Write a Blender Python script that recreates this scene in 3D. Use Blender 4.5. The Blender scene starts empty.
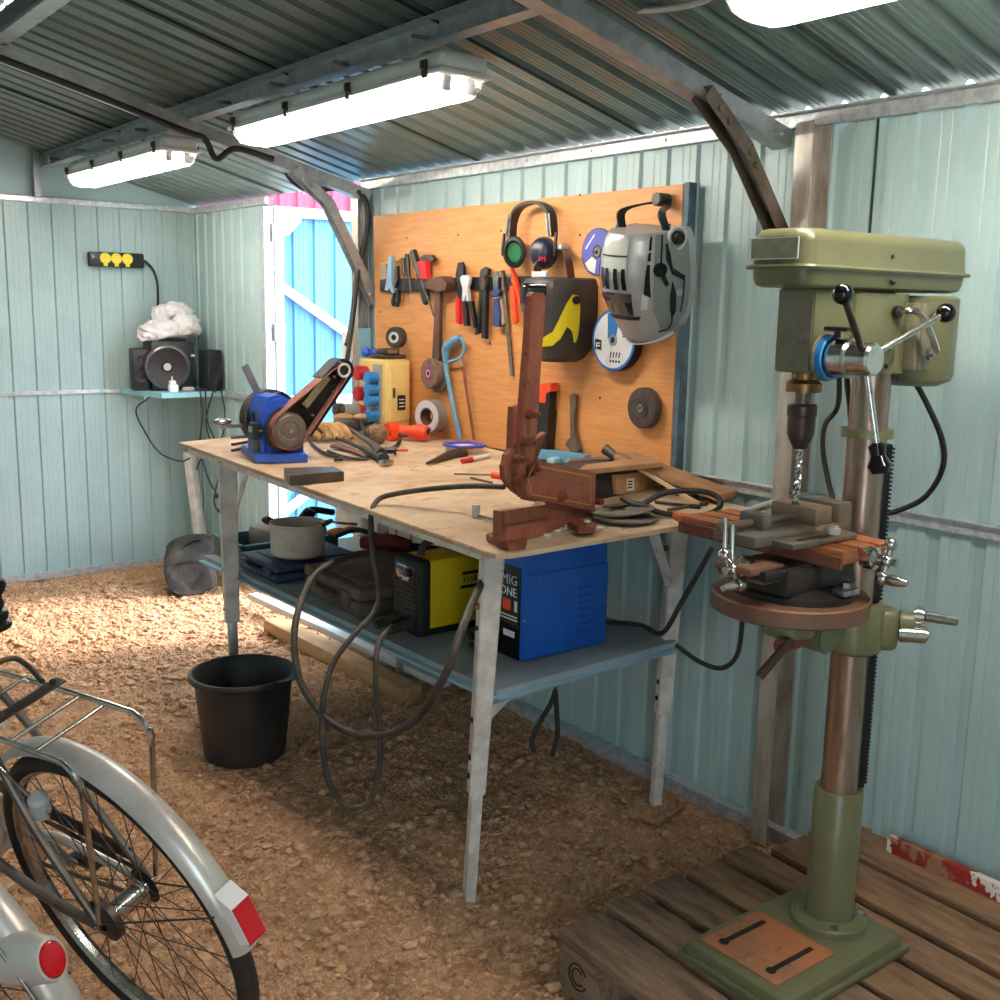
import bpy, bmesh, math, random
from mathutils import Vector, Matrix, noise
random.seed(4)
V=Vector; PI=math.pi
scene=bpy.context.scene
C=scene.collection.objects
# ------------------------------------------------------------------ helpers
def lin(c):
    c=c/255.0
    return c/12.92 if c<=.04045 else ((c+.055)/1.055)**2.4
def col(rgb): return (lin(rgb[0]),lin(rgb[1]),lin(rgb[2]),1)
def mat(name,rgb,rough=.5,metal=0,c2=None,ns=8,nb=(.4,.65),bump=0,bs=60,spec=.5,emit=None,es=0,stretch=None,alpha=None,trans=0,c3=None,ns3=30,nb3=(.55,.7)):
    m=bpy.data.materials.new(name); m.use_nodes=True
    nt=m.node_tree; N=nt.nodes; L=nt.links; b=N['Principled BSDF']
    b.inputs['Base Color'].default_value=col(rgb); b.inputs['Roughness'].default_value=rough
    b.inputs['Metallic'].default_value=metal
    b.inputs['Specular IOR Level'].default_value=spec
    if trans: b.inputs['Transmission Weight'].default_value=trans
    if emit: b.inputs['Emission Color'].default_value=col(emit); b.inputs['Emission Strength'].default_value=es
    if c2 or bump or c3:
        tc=N.new('ShaderNodeTexCoord'); mp=N.new('ShaderNodeMapping'); L.new(tc.outputs['Object'],mp.inputs[0])
        if stretch: mp.inputs['Scale'].default_value=stretch
    last=None
    def layer(prev,c,scale,rng):
        n=N.new('ShaderNodeTexNoise'); n.inputs['Scale'].default_value=scale; n.inputs['Detail'].default_value=6; n.inputs['Roughness'].default_value=.65
        L.new(mp.outputs[0],n.inputs['Vector'])
        r=N.new('ShaderNodeMapRange'); r.inputs[1].default_value=rng[0]; r.inputs[2].default_value=rng[1]; L.new(n.outputs[0],r.inputs[0])
        x=N.new('ShaderNodeMix'); x.data_type='RGBA'; L.new(r.outputs[0],x.inputs[0])
        if prev: L.new(prev,x.inputs[6])
        else: x.inputs[6].default_value=col(rgb)
        x.inputs[7].default_value=col(c); return x.outputs[2]
    if c2: last=layer(None,c2,ns,nb)
    if c3: last=layer(last,c3,ns3,nb3)
    if last: L.new(last,b.inputs['Base Color'])
    if bump:
        n=N.new('ShaderNodeTexNoise'); n.inputs['Scale'].default_value=bs; n.inputs['Detail'].default_value=5; L.new(mp.outputs[0],n.inputs['Vector'])
        bp=N.new('ShaderNodeBump'); bp.inputs['Strength'].default_value=bump; bp.inputs['Distance'].default_value=.01
        L.new(n.outputs[0],bp.inputs['Height']); L.new(bp.outputs[0],b.inputs['Normal'])
    return m
def frame_z(d):
    d=V(d).normalized(); a=V((0,0,1)) if abs(d.z)<.95 else V((1,0,0))
    x=a.cross(d).normalized(); y=d.cross(x); return Matrix((x,y,d)).transposed()
def eul(rx=0,ry=0,rz=0):
    return Matrix.Rotation(rz,3,'Z')@Matrix.Rotation(ry,3,'Y')@Matrix.Rotation(rx,3,'X')
def smooth_path(p,n=6):
    p=[V(q) for q in p]
    if len(p)<3: return p
    out=[]; q=[p[0]*2-p[1]]+p+[p[-1]*2-p[-2]]
    for i in range(1,len(q)-2):
        a,b,c,d=q[i-1:i+3]
        for k in range(n):
            t=k/n
            out.append(.5*((2*b)+(c-a)*t+(2*a-5*b+4*c-d)*t*t+(3*b-a-3*c+d)*t**3))
    out.append(p[-1]); return out
class MB:
    def __init__(s): s.b=bmesh.new()
    def _merge(s,t,M=None):
        if M is not None: bmesh.ops.transform(t,matrix=M,verts=t.verts)
        bmesh.ops.recalc_face_normals(t,faces=t.faces)
        me=bpy.data.meshes.new('tmp'); t.to_mesh(me); t.free(); s.b.from_mesh(me); bpy.data.meshes.remove(me); return s
    def box(s,c,d,rot=None,bev=0,seg=2,taper=1):
        t=bmesh.new(); bmesh.ops.create_cube(t,size=1)
        for v in t.verts:
            k=taper if v.co.z>0 else 1
            v.co=V((v.co.x*d[0]*k,v.co.y*d[1]*k,v.co.z*d[2]))
        if bev: bmesh.ops.bevel(t,geom=t.edges[:],offset=bev,segments=seg,affect='EDGES',profile=.5)
        M=(rot.to_4x4() if rot else Matrix.Identity(4)); M.translation=V(c); return s._merge(t,M)
    def bar(s,a,b,w,h,up=(0,0,1),bev=0):
        a=V(a);b=V(b);d=(b-a); z=d.normalized(); u=V(up); x=u.cross(z)
        if x.length<1e-4: x=V((1,0,0)).cross(z)
        x.normalize(); y=z.cross(x); return s.box((a+b)/2,(w,h,d.length),Matrix((x,y,z)).transposed(),bev)
    def cyl(s,a,b,r,r2=None,seg=20,bev=0):
        a=V(a);b=V(b); t=bmesh.new()
        bmesh.ops.create_cone(t,cap_ends=True,segments=seg,radius1=r,radius2=r if r2 is None else r2,depth=(b-a).length)
        if bev: bmesh.ops.bevel(t,geom=[e for e in t.edges if abs(e.verts[0].co.z-e.verts[1].co.z)<1e-6],offset=bev,segments=2,affect='EDGES')
        M=frame_z(b-a).to_4x4(); M.translation=(a+b)/2; return s._merge(t,M)
    def sph(s,c,r,seg=16,rot=None):
        t=bmesh.new(); bmesh.ops.create_uvsphere(t,u_segments=seg,v_segments=max(6,seg*2//3),radius=1)
        rr=V((r,r,r)) if not hasattr(r,'__len__') else V(r)
        for v in t.verts: v.co=V((v.co.x*rr.x,v.co.y*rr.y,v.co.z*rr.z))
        M=(rot.to_4x4() if rot else Matrix.Identity(4)); M.translation=V(c); return s._merge(t,M)
    def tube(s,p,r,seg=8,n=6,closed=False,flat=1):
        p=smooth_path(p,n) if n>1 else [V(q) for q in p]
        t=bmesh.new(); rings=[]; nrm=None
        for i,q in enumerate(p):
            if closed: d=p[(i+1)%len(p)]-p[i-1]
            else: d=p[min(i+1,len(p)-1)]-p[max(i-1,0)]
            if d.length<1e-9: d=V((0,0,1))
            d.normalize()
            if nrm is None:
                a=V((0,0,1)) if abs(d.z)<.9 else V((1,0,0)); nrm=(a-d*a.dot(d)).normalized()
            else:
                nrm=nrm-d*nrm.dot(d)
                if nrm.length<1e-6: nrm=d.orthogonal()
                nrm.normalize()
            bn=d.cross(nrm); rr=r(i/(len(p)-1)) if callable(r) else r
            rings.append([t.verts.new(q+nrm*math.cos(2*PI*k/seg)*rr*flat+bn*math.sin(2*PI*k/seg)*rr) for k in range(seg)])
        m=len(rings)
        for i in range(m if closed else m-1):
            A=rings[i];Bq=rings[(i+1)%m]
            for k in range(seg): t.faces.new((A[k],A[(k+1)%seg],Bq[(k+1)%seg],Bq[k]))
        if not closed: t.faces.new(rings[0][::-1]); t.faces.new(rings[-1])
        return s._merge(t)
    def lathe(s,prof,o=(0,0,0),axis=(0,0,1),seg=32,sx=1,sy=1,cap=False):
        t=bmesh.new(); F=frame_z(axis); rings=[]
        for r,h in prof:
            if r<1e-6: rings.append([t.verts.new(V(o)+F@V((0,0,h)))])
            else: rings.append([t.verts.new(V(o)+F@V((r*sx*math.cos(2*PI*k/seg),r*sy*math.sin(2*PI*k/seg),h))) for k in range(seg)])
        for A,Bq in zip(rings,rings[1:]):
            for k in range(seg):
                k2=(k+1)%seg
                if len(A)==1 and len(Bq)==1: continue
                if len(A)==1: t.faces.new((A[0],Bq[k],Bq[k2]))
                elif len(Bq)==1: t.faces.new((A[k],A[k2],Bq[0]))
                else: t.faces.new((A[k],A[k2],Bq[k2],Bq[k]))
        return s._merge(t)
    def prism(s,poly,d0,d1,F,o=(0,0,0),bev=0):
        # poly in (a,b); F = 3x3 whose columns are a,b,depth directions
        t=bmesh.new(); o=V(o)
        A=[t.verts.new(o+F@V((a,b,d0))) for a,b in poly]; Bq=[t.verts.new(o+F@V((a,b,d1))) for a,b in poly]
        n=len(A); t.faces.new(A); top=t.faces.new(Bq)
        for i in range(n): t.faces.new((A[i],A[(i+1)%n],Bq[(i+1)%n],Bq[i]))
        if bev: bmesh.ops.bevel(t,geom=list(top.edges),offset=bev,segments=2,affect='EDGES')
        bmesh.ops.triangulate(t,faces=[f for f in t.faces if len(f.verts)>4])
        return s._merge(t)
    def loft(s,loops):
        t=bmesh.new(); R=[[t.verts.new(V(p)) for p in L] for L in loops]; n=len(R[0])
        for A,Bq in zip(R,R[1:]):
            for k in range(n): t.faces.new((A[k],A[(k+1)%n],Bq[(k+1)%n],Bq[k]))
        t.faces.new(R[0][::-1]); t.faces.new(R[-1]); return s._merge(t)
    def grid(s,f,nu,nv,thick=0):
        t=bmesh.new(); g=[[t.verts.new(V(f(i/nu,j/nv))) for j in range(nv+1)] for i in range(nu+1)]
        for i in range(nu):
            for j in range(nv): t.faces.new((g[i][j],g[i+1][j],g[i+1][j+1],g[i][j+1]))
        if thick:
            bmesh.ops.recalc_face_normals(t,faces=t.faces); bmesh.ops.solidify(t,geom=t.faces[:],thickness=thick)
        return s._merge(t)
    def build(s,name,m,parent=None,world=True,kind=None,label=None,sharp=34,loc=None,at=None):
        """link as ONE mesh object; world=True means the verts are in world space"""
        b=s.b
        if parent is not None and world:
            root=parent
            while root.parent: root=root.parent
            bmesh.ops.transform(b,matrix=root.matrix_basis.inverted(),verts=b.verts)
        if parent is None and at is not None:
            bmesh.ops.translate(b,vec=-V(at),verts=b.verts)
        for f in b.faces: f.smooth=True
        ca=math.cos(math.radians(sharp)); b.normal_update()
        for e in b.edges:
            if len(e.link_faces)==2:
                if e.link_faces[0].normal.dot(e.link_faces[1].normal)<ca: e.smooth=False
        me=bpy.data.meshes.new(name); b.to_mesh(me); b.free()
        o=bpy.data.objects.new(name,me); C.link(o); me.materials.append(m)
        if parent: o.parent=parent
        if at is not None and parent is None: o.location=at
        if kind: o['kind']=kind
        if label: o['label']=label
        return o
def tag(o,label,cat,group=None):
    o['label']=label; o['category']=cat
    if group: o['group']=group
    return o
def thing(name,label,cat,loc=(0,0,0),rot=None,group=None):
    o=bpy.data.objects.new(name,None); C.link(o); o.empty_display_size=.05
    M=(rot.to_4x4() if rot else Matrix.Identity(4)); M.translation=V(loc); o.matrix_basis=M
    return tag(o,label,cat,group)
def copy_tree(o,loc=None,rot=None):
    c=o.copy(); C.link(c)
    if rot is not None or loc is not None:
        M=(rot.to_4x4() if rot else o.matrix_basis.to_3x3().to_4x4()); M.translation=V(loc if loc is not None else o.location); c.matrix_basis=M
    def rec(src,dst):
        for ch in [q for q in C if q.parent==src]:
            d=ch.copy(); C.link(d); d.parent=dst; rec(ch,d)
    rec(o,c); return c
def text(s,size,F,o,m,name,parent,depth=.0006,align='CENTER',world=True,sx=1,label=None):
    cu=bpy.data.curves.new('t','FONT'); cu.body=s; cu.size=size; cu.extrude=depth; cu.align_x=align; cu.align_y='CENTER'; cu.resolution_u=2
    ob=bpy.data.objects.new('t',cu); C.link(ob); dg=bpy.context.evaluated_depsgraph_get()
    me=bpy.data.meshes.new_from_object(ob.evaluated_get(dg)); bpy.data.objects.remove(ob); bpy.data.curves.remove(cu)
    b=MB(); M=F.to_4x4(); M.translation=V(o); me.transform(Matrix.Diagonal((sx,1,1,1))); me.transform(M); b.b.from_mesh(me); bpy.data.meshes.remove(me)
    return b.build(name,m,parent,world=world,label=label)
FB=Matrix(((0,0,-1),(-1,0,0),(0,1,0)))        # board frame: a=-Y (right in view), b=Z, depth=-X
def orot(): return FB.copy()
# ------------------------------------------------------------------ materials
m_wall=mat('painted_steel_wall',(172,195,195),.4,.0,c2=(162,186,187),ns=3,bump=.04,bs=25)
m_roof=mat('painted_steel_roof',(108,124,121),.28,.3,c2=(96,112,109),ns=4,bump=.05,bs=20)
m_zinc=mat('galvanised_steel',(186,190,192),.38,.55,c2=(146,150,154),ns=22,nb=(.35,.7),bump=.05,bs=40)
m_zincb=mat('bare_zinc_rail',(210,213,215),.32,.4,c2=(172,176,180),ns=40)
m_frame=mat('brown_grey_steel',(128,118,108),.45,.7,c2=(108,92,80),ns=10)
m_rust=mat('rusted_steel',(132,74,52),.75,.1,c2=(104,56,40),ns=14,bump=.25,bs=90,c3=(140,84,60),ns3=60)
m_rustp=mat('red_oxide_paint',(152,86,66),.55,.0,c2=(132,72,56),ns=16,bump=.15,bs=70,c3=(90,50,40),ns3=50)
m_white=mat('chipped_white_paint',(226,219,212),.5,.0,c2=(190,180,170),ns=14,c3=(140,105,85),ns3=36,nb3=(.66,.72))
m_ply=mat('dusty_plywood',(206,180,152),.85,.0,c2=(180,146,114),ns=5,bump=.2,bs=120,c3=(150,112,84),ns3=16,nb3=(.57,.75))
m_shelf=mat('grey_blue_board',(158,170,176),.75,.0,c2=(142,154,160),ns=9,c3=(150,140,128),ns3=7,nb3=(.55,.8))
m_shelfe=mat('light_blue_edge',(150,190,208),.6)
m_peg=mat('orange_beech_board',(214,150,90),.55,.0,c2=(200,132,74),ns=3,stretch=(1,2,24),c3=(196,128,70),ns3=2.2,nb3=(.58,.8),bump=.03,bs=40)
m_pegs=mat('blue_grey_edge',(84,108,122),.6,c2=(60,70,76),ns=12)
m_black=mat('black_plastic',(19,19,21),.42,c2=(30,29,28),ns=20)
m_blackd=mat('dusty_black_plastic',(52,48,46),.75,c2=(84,74,66),ns=9,bump=.1,bs=80)
m_rubber=mat('black_rubber',(26,25,25),.65,c2=(42,38,35),ns=18)
m_rubberd=mat('dusty_rubber_cable',(42,37,33),.65,c2=(74,63,53),ns=14)
m_blackg=mat('black_gloss',(14,14,15),.15)
m_chrome=mat('worn_chrome',(210,206,200),.22,1,c2=(150,140,130),ns=30,nb=(.5,.75))
m_steel=mat('bright_steel',(190,190,190),.3,1,c2=(140,138,136),ns=30)
m_dsteel=mat('dark_tool_steel',(72,66,62),.45,.7,c2=(96,82,72),ns=30)
m_iron=mat('brown_cast_iron',(108,86,74),.6,.4,c2=(140,92,66),ns=10,bump=.12,bs=80)
m_green=mat('olive_green_enamel',(110,109,77),.33,.0,c2=(101,100,70),ns=10,c3=(104,92,64),ns3=30,nb3=(.66,.74))
m_greend=mat('stained_olive_enamel',(124,118,98),.5,.0,c2=(106,98,80),ns=12,c3=(96,76,60),ns3=22,nb3=(.6,.68))
m_blue=mat('machine_blue_paint',(36,84,190),.38,c2=(30,72,166),ns=12)
m_bluew=mat('welder_blue_paint',(24,98,196),.4,c2=(20,88,178),ns=6,c3=(150,120,100),ns3=20,nb3=(.72,.75))
m_yellow=mat('yellow_paint',(226,192,20),.4,c2=(214,178,14),ns=6,bump=.05,bs=200)
m_yell2=mat('bright_yellow_plastic',(240,216,30),.4)
m_red=mat('red_plastic',(200,34,40),.35)
m_orange=mat('orange_red_plastic',(236,74,34),.4)
m_wood=mat('weathered_wood',(124,98,78),.85,c2=(92,70,56),ns=5,stretch=(1,1,1),bump=.3,bs=60,c3=(152,124,100),ns3=9)
m_handle=mat('dark_wood_handle',(92,58,44),.6,c2=(72,44,34),ns=12)
m_woodl=mat('light_brown_wood',(176,132,92),.75,c2=(150,104,70),ns=6,bump=.15,bs=60)
m_card=mat('brown_cardboard',(206,162,112),.85,c2=(168,124,82),ns=8)
m_paper=mat('white_label_paper',(232,230,224),.7)
m_ink=mat('black_print',(20,20,22),.6)
m_wink=mat('white_print',(235,235,235),.6)
m_tan=mat('tan_leather',(206,164,112),.8,c2=(170,124,80),ns=20,bump=.3,bs=50)
m_bag=mat('thin_white_plastic_bag',(240,234,234),.35,spec=.6,c2=(226,214,212),ns=10)
m_cream=mat('cream_yellow_plastic',(236,206,130),.45,c2=(226,192,114),ns=8)
m_sblue=mat('socket_blue_plastic',(50,132,200),.35)
m_sred=mat('socket_red_plastic',(188,36,44),.35)
m_grey=mat('grey_plastic',(150,146,142),.5)
m_lgrey=mat('light_grey_plastic',(196,198,200),.5)
m_wplas=mat('white_plastic',(236,232,226),.4)
m_fender=mat('silver_painted_fender',(206,198,190),.3,.25,c2=(184,174,164),ns=8,c3=(150,130,112),ns3=30,nb3=(.64,.72))
m_redlens=mat('red_reflector_lens',(196,14,26),.15,spec=.8)
m_bluepipe=mat('worn_blue_paint',(84,142,178),.5,c2=(110,150,172),ns=16,c3=(96,80,70),ns3=30,nb3=(.64,.72))

# ------------------------------------------------------------------ camera, light, world
cam=bpy.data.cameras.new('camera'); co=bpy.data.objects.new('camera',cam); C.link(co); scene.camera=co
cam.sensor_width=36; cam.lens=38.882; cam.clip_start=.02
Rm=Matrix([[0.794607,-0.091685,0.600161],[-0.606811,-0.151703,0.780235],[0.01951,-0.984165,-0.17618]])
Mc=Matrix((Rm@V((1,0,0)),Rm@V((0,-1,0)),Rm@V((0,0,-1)))).transposed().to_4x4(); Mc.translation=(0,0,1.5); co.matrix_world=Mc
scene.view_settings.view_transform='Standard'; scene.view_settings.look='None'; scene.view_settings.gamma=1
scene.view_settings.exposure=EXPO=.33
scene.cycles.use_denoising=True; scene.cycles.max_bounces=8; scene.cycles.diffuse_bounces=5
scene.cycles.sample_clamp_indirect=6
w=bpy.data.worlds.new('sky'); scene.world=w; w.use_nodes=True
bg=w.node_tree.nodes['Background']; bg.inputs[0].default_value=(.72,.87,1,1); bg.inputs[1].default_value=8
def area(name,loc,d,sx,sy,power,rgb,portal=False):
    l=bpy.data.lights.new(name,'AREA'); l.shape='RECTANGLE'; l.size=sx; l.size_y=sy; l.energy=power; l.color=rgb
    o=bpy.data.objects.new(name,l); C.link(o); o.matrix_world=Matrix.Translation(V(loc))@frame_z(-V(d)).to_4x4()
    if portal: l.cycles.is_portal=True
    return o
area('door_daylight_portal',(2.46,4.62,1.0),(-1,0,0),1.96,.9,1,(1,1,1),True)
sun=bpy.data.lights.new('hazy_sun','SUN'); sun.energy=7; sun.angle=math.radians(14); sun.color=(1,.93,.90)
area('front_fill_portal',(-.24,-.78,.92),(0,1,0),.56,1.84,1,(1,1,1),True)  # portal at an unseen front opening, added for gentle fill light
so=bpy.data.objects.new('hazy_sun',sun); C.link(so); so.matrix_world=frame_z(-V((-1.0,.42,-.95))).to_4x4()
# ------------------------------------------------------------------ setting
XW,YB=2.44,6.07
def corr(m,along,up,nout,o,L,H,per=.118,d=.011,rev=False,segs=1,pf=None,bead=.0012):
    """corrugated sheet: profile runs along `along`, extruded along `up`, bulging along `nout`"""
    al,u,n,o=V(along),V(up),V(nout),V(o); prof=[]; k=0
    base=pf or [(0,0),(.018,0),(.021,bead),(.024,0),(.045,0),(.048,bead),(.051,0),(.074,0),(.080,d),(.108,d),(.114,0)]
    s=per/.118
    while k*per<L:
        for a,h in base:
            x=k*per+a*s
            if x<L: prof.append((x,h))
        k+=1
    prof.append((L,0))
    return m.grid(lambda a,b:(lambda p:o+al*p[0]+n*p[1]+u*(H*b))(prof[round(a*(len(prof)-1))]),len(prof)-1,segs)
def struct(name,b,m): return b.build(name,m,kind='structure',sharp=20)
# floor: undulating gravel
def gz(x,y):
    h=.016*noise.noise(V((x*1.7,y*1.7,0)))+.012*noise.noise(V((x*5,y*5,3)))+.010*noise.noise(V((x*14,y*14,5)))+.010*noise.noise(V((x*34,y*34,9)))+.007*noise.noise(V((x*75,y*75,2)))
    return h-.012
m_gravel=mat('tan_gravel',(222,171,129),.95,c2=(182,130,94),ns=9,bump=1,bs=95,c3=(226,192,160),ns3=60,nb3=(.5,.68))
b=MB(); b.grid(lambda a,c:(lambda x,y:(x,y,gz(x,y)))(-.6+3.1*a,.3+5.79*c),420,760); struct('floor',b,m_gravel)
for n_ in m_gravel.node_tree.nodes:
    if n_.type=='BUMP': n_.inputs['Distance'].default_value=.03
m_out=mat('outdoor_gravel',(170,160,150),.95,c2=(140,130,120),ns=6)
b=MB(); b.box((6,4,-.09),(40,40,.1)); struct('ground',b,m_out)
# loose stones on the floor (uncountable)
ST=[]
def add_stones(n,rng,smin,smax,seed):
    random.seed(seed); b=bmesh.new()
    for i in range(n):
        x,y=rng(); 
        r=smin+(smax-smin)*random.random()**2.5
        t=bmesh.new(); bmesh.ops.create_icosphere(t,subdivisions=1,radius=r)
        sc=V((random.uniform(.7,1.4),random.uniform(.6,1.2),random.uniform(.35,.8)))
        M=Matrix.Rotation(random.uniform(0,6.28),3,'Z')@Matrix.Rotation(random.uniform(-.6,.6),3,'X')
        for v in t.verts: v.co=M@V((v.co.x*sc.x*random.uniform(.7,1.2),v.co.y*sc.y*random.uniform(.7,1.2),v.co.z*sc.z*random.uniform(.7,1.2)))+V((x,y,gz(x,y)+r*.12))
        me=bpy.data.meshes.new('tmp'); t.to_mesh(me); t.free(); b.from_mesh(me); bpy.data.meshes.remove(me)
    return b
m_stone=mat('loose_stones',(214,170,132),.95,c2=(170,122,88),ns=25,c3=(206,178,150),ns3=14,bump=.3,bs=150)
b=MB(); b.b.free(); b.b=add_stones(9500,lambda:(random.uniform(.1,2.38),.9+3.1*random.random()**1.1),.005,.02,1)
o=b.build('gravel_stones',m_stone,kind='stuff',sharp=10); tag(o,'loose tan gravel stones scattered over the dirt floor','gravel')
b=MB(); b.b.free(); b.b=add_stones(3500,lambda:(random.uniform(.9,2.35),random.uniform(4.05,6.0)),.008,.022,2)
o=b.build('gravel_chips',m_stone,kind='stuff',sharp=10); tag(o,'coarse gravel chips lying in daylight before the back wall','gravel')
# walls
Z0=.015
b=MB(); corr(b,(0,1,0),(0,0,1),(1,0,0),(XW,-.8,Z0-.05),4.95,2.03); corr(b,(0,1,0),(0,0,1),(1,0,0),(XW,5.10,Z0-.05),YB-5.10,2.03); struct('wall_right',b,m_wall)
b=MB(); corr(b,(1,0,0),(0,0,1),(0,1,0),(-.45,YB,Z0-.05),2.9,2.02)
b.prism([(-.45,1.98),(2.45,1.98),(2.45,2.03),(.95,2.42),(-.45,2.03)],YB+.004,YB+.014,Matrix(((1,0,0),(0,0,1),(0,1,0)))); struct('wall_back',b,m_wall)
b=MB(); corr(b,(0,1,0),(0,0,1),(-1,0,0),(-.52,-.8,Z0-.05),YB+.8,2.08); struct('wall_left',b,m_wall)
b=MB(); corr(b,(1,0,0),(0,0,1),(0,-1,0),(.05,-.8,Z0-.05),2.4,2.02); b.box((-.25,-.805,1.95),(.7,.01,.2)); b.prism([(-.55,1.98),(2.45,1.98),(2.45,2.03),(.95,2.42),(-.55,2.03)],-.815,-.805,Matrix(((1,0,0),(0,0,1),(0,1,0)))); struct('wall_front',b,m_wall)  # unseen front wall; gap at one side sized to let fill daylight in
SL=.26; nrm=V((SL,0,1)).normalized(); dn=V((-1,0,SL)).normalized(); LR=1.545
roofp=[(0,0),(.012,.0),(.015,.0025),(.018,0),(.032,0),(.035,.0025),(.038,0),(.052,0),(.055,.0025),(.058,0),(.070,0),(.080,.02),(.106,.02),(.116,0)]
b=MB(); corr(b,(0,1,0),dn,nrm,(2.46,-.8,2.02),YB+.82,LR,per=.113,pf=roofp); struct('ceiling',b,m_roof)
b=MB(); corr(b,(0,1,0),V((1,0,SL)).normalized(),V((-SL,0,1)).normalized(),(-.56,-.8,2.02),YB+.82,LR+.01,per=.113,pf=roofp); struct('ceiling_left',b,m_roof)
# overlap seams in the roof and wall sheets
def zr(x): return 2.02+(2.46-x)*SL
m_seam=mat('dark_sheet_overlap',(40,48,46),.6)
for i,y in enumerate((1.62,2.47,3.33,4.95)):
    b=MB(); b.bar((2.44,y,zr(2.44)-.004),(.97,y,zr(.97)-.004),.007,.004,up=(0,1,0)); struct('trim_%d'%(20+i),b,m_seam)
for i,(y,z0_,z1_) in enumerate(((1.663,1.02,1.98),(2.818,.04,.98))):
    b=MB(); b.bar((XW-.0015,y,z0_),(XW-.0015,y,z1_),.006,.004,up=(0,1,0)); struct('trim_%d'%(40+i),b,m_seam)
# eave rails, girts, base rails
b=MB(); b.box((XW-.012,1.68,1.995),(.022,4.97,.036),bev=.003); b.box((XW-.03,1.68,2.013),(.05,4.97,.003)); b.box((XW-.012,5.58,1.995),(.022,.96,.036),bev=.003)
for y in [i*.33-.6 for i in range(20)]: b.cyl((XW-.02,y,1.998),(XW-.028,y,1.998),.005,seg=8)
struct('trim_1',b,m_zincb)
b=MB(); b.box((1,YB-.012,2.0),(2.9,.022,.03),bev=.003)
for x in [i*.3 for i in range(9)]: b.cyl((x,YB-.02,2.012),(x,YB-.02,2.02),.005,seg=8)
struct('trim_2',b,m_zincb)
b=MB(); b.box((XW-.006,1.68,1.0),(.012,4.97,.035),bev=.003); b.box((XW-.016,1.68,1.016),(.014,4.97,.003)); b.box((XW-.006,5.58,1.0),(.012,.96,.035)); struct('trim_3',b,m_zincb)
b=MB(); b.box((1,YB-.006,1.0),(2.9,.012,.022),bev=.002); struct('trim_4',b,m_zincb)
b=MB(); b.box((XW-.012,1.68,.012),(.024,4.97,.05)); b.box((XW-.02,1.68,.038),(.04,4.97,.003)); b.box((XW-.012,5.58,.012),(.024,.96,.05)); struct('baseboard_right',b,m_zincb)
b=MB(); b.box((1,YB-.012,.005),(2.9,.024,.04)); struct('baseboard_back',b,m_zincb)
# corner angle, gable post
b=MB(); b.bar((XW-.012,YB-.012,0),(XW-.012,YB-.012,1.98),.016,.016); struct('trim_5',b,m_wall)
b=MB(); b.bar((1.595,YB-.025,2.01),(1.595,YB-.025,2.235),.035,.035,bev=.003); struct('trim_6',b,m_zinc)
# purlins (mid slope and ridge)
def chan(b,a,c,w,h,t=.003,up=(0,0,1),open_=1):
    a=V(a);c=V(c);z=(c-a).normalized(); x=V(up).cross(z).normalized(); y=z.cross(x)
    for ox,oy,sx,sy in ((0,h/2,w,t),(0,-h/2,w,t),(-open_*w/2,0,t,h)):
        q=x*ox+y*oy; b.bar(a+q,c+q,sx,sy,up=up)
    return b
b=MB(); chan(b,(1.645,-.7,zr(1.645)-.036),(1.645,YB-.01,zr(1.645)-.036),.05,.062)
for y in [k*.42 for k in range(15)]: b.cyl((1.672,y,zr(1.645)-.04),(1.615,y,zr(1.645)-.04),.006,seg=8)
struct('trim_7',b,m_zinc)
b=MB(); chan(b,(.975,-.7,zr(.99)-.036),(.975,YB-.01,zr(.99)-.036),.06,.062); struct('trim_8',b,m_zinc)
# orange timber strip on the purlin
b=MB(); b.bar((1.70,1.98,zr(1.70)-.022),(1.70,2.34,zr(1.70)-.022),.03,.025); struct('trim_9',b,m_woodl)
# portal frames: post, rafter, knee brace with plates and bolts
m_post=mat('brown_streaked_zinc_post',(196,190,182),.38,.45,c2=(158,142,126),ns=9,stretch=(2,2,.6))  # zinc base with brownish noise streaks drawn out along the height
def frame(y,n,mk):
    b=MB(); chan(b,(XW-.045,(y-.11 if n<13 else y+.03),0),(XW-.045,(y-.11 if n<13 else y+.03),1.98),.055,.075 if n<13 else .05,up=(1,0,0)); struct('trim_%d'%n,b,m_post)
    b=MB()
    chan(b,(XW-.03,y,1.95),(.97,y,zr(.97)-.095),.045,.055,up=(0,1,0))
    for x in (2.37,2.33,2.12,2.08,1.6,1.0): b.cyl((x,y-.027,1.95+(2.41-x)*.245),(x,y-.04,1.95+(2.41-x)*.245),.008,seg=6)
    struct('trim_%d'%(n+1),b,m_zinc)
    b=MB()
    chan(b,(2.05,y-.035,2.02),(2.205,y-.035,1.905),.04,.045,up=(0,1,0)); chan(b,(2.205,y-.035,1.905),(2.43,y-.035,1.63 if n<13 else 1.50),.04,.045,up=(0,1,0))
    for x,z in ((2.09,1.985),(2.125,1.96),(2.21,1.895),(2.235,1.865),(2.38,1.68 if n<13 else 1.57),(2.395,1.66 if n<13 else 1.545)): b.cyl((x,y-.055,z),(x,y-.066,z),.008,seg=6)
    struct('trim_%d'%(n+2),b,m_frame if n<13 else m_zinc)
    b=MB(); b.bar((2.17,y-.005,1.96),(2.44,y-.005,1.67 if n<13 else 1.55),.012,.05,up=(0,1,0)); struct('trim_%d'%(n+3),b,m_zinc)
frame(1.93,10,1); frame(4.10,14,1)
# left-slope rafters
b=MB()
for y in (1.93,4.10): chan(b,(-.5,y,1.96),(.97,y,zr(.97)-.095),.045,.055,up=(0,1,0))
struct('trim_18',b,m_zinc)
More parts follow.
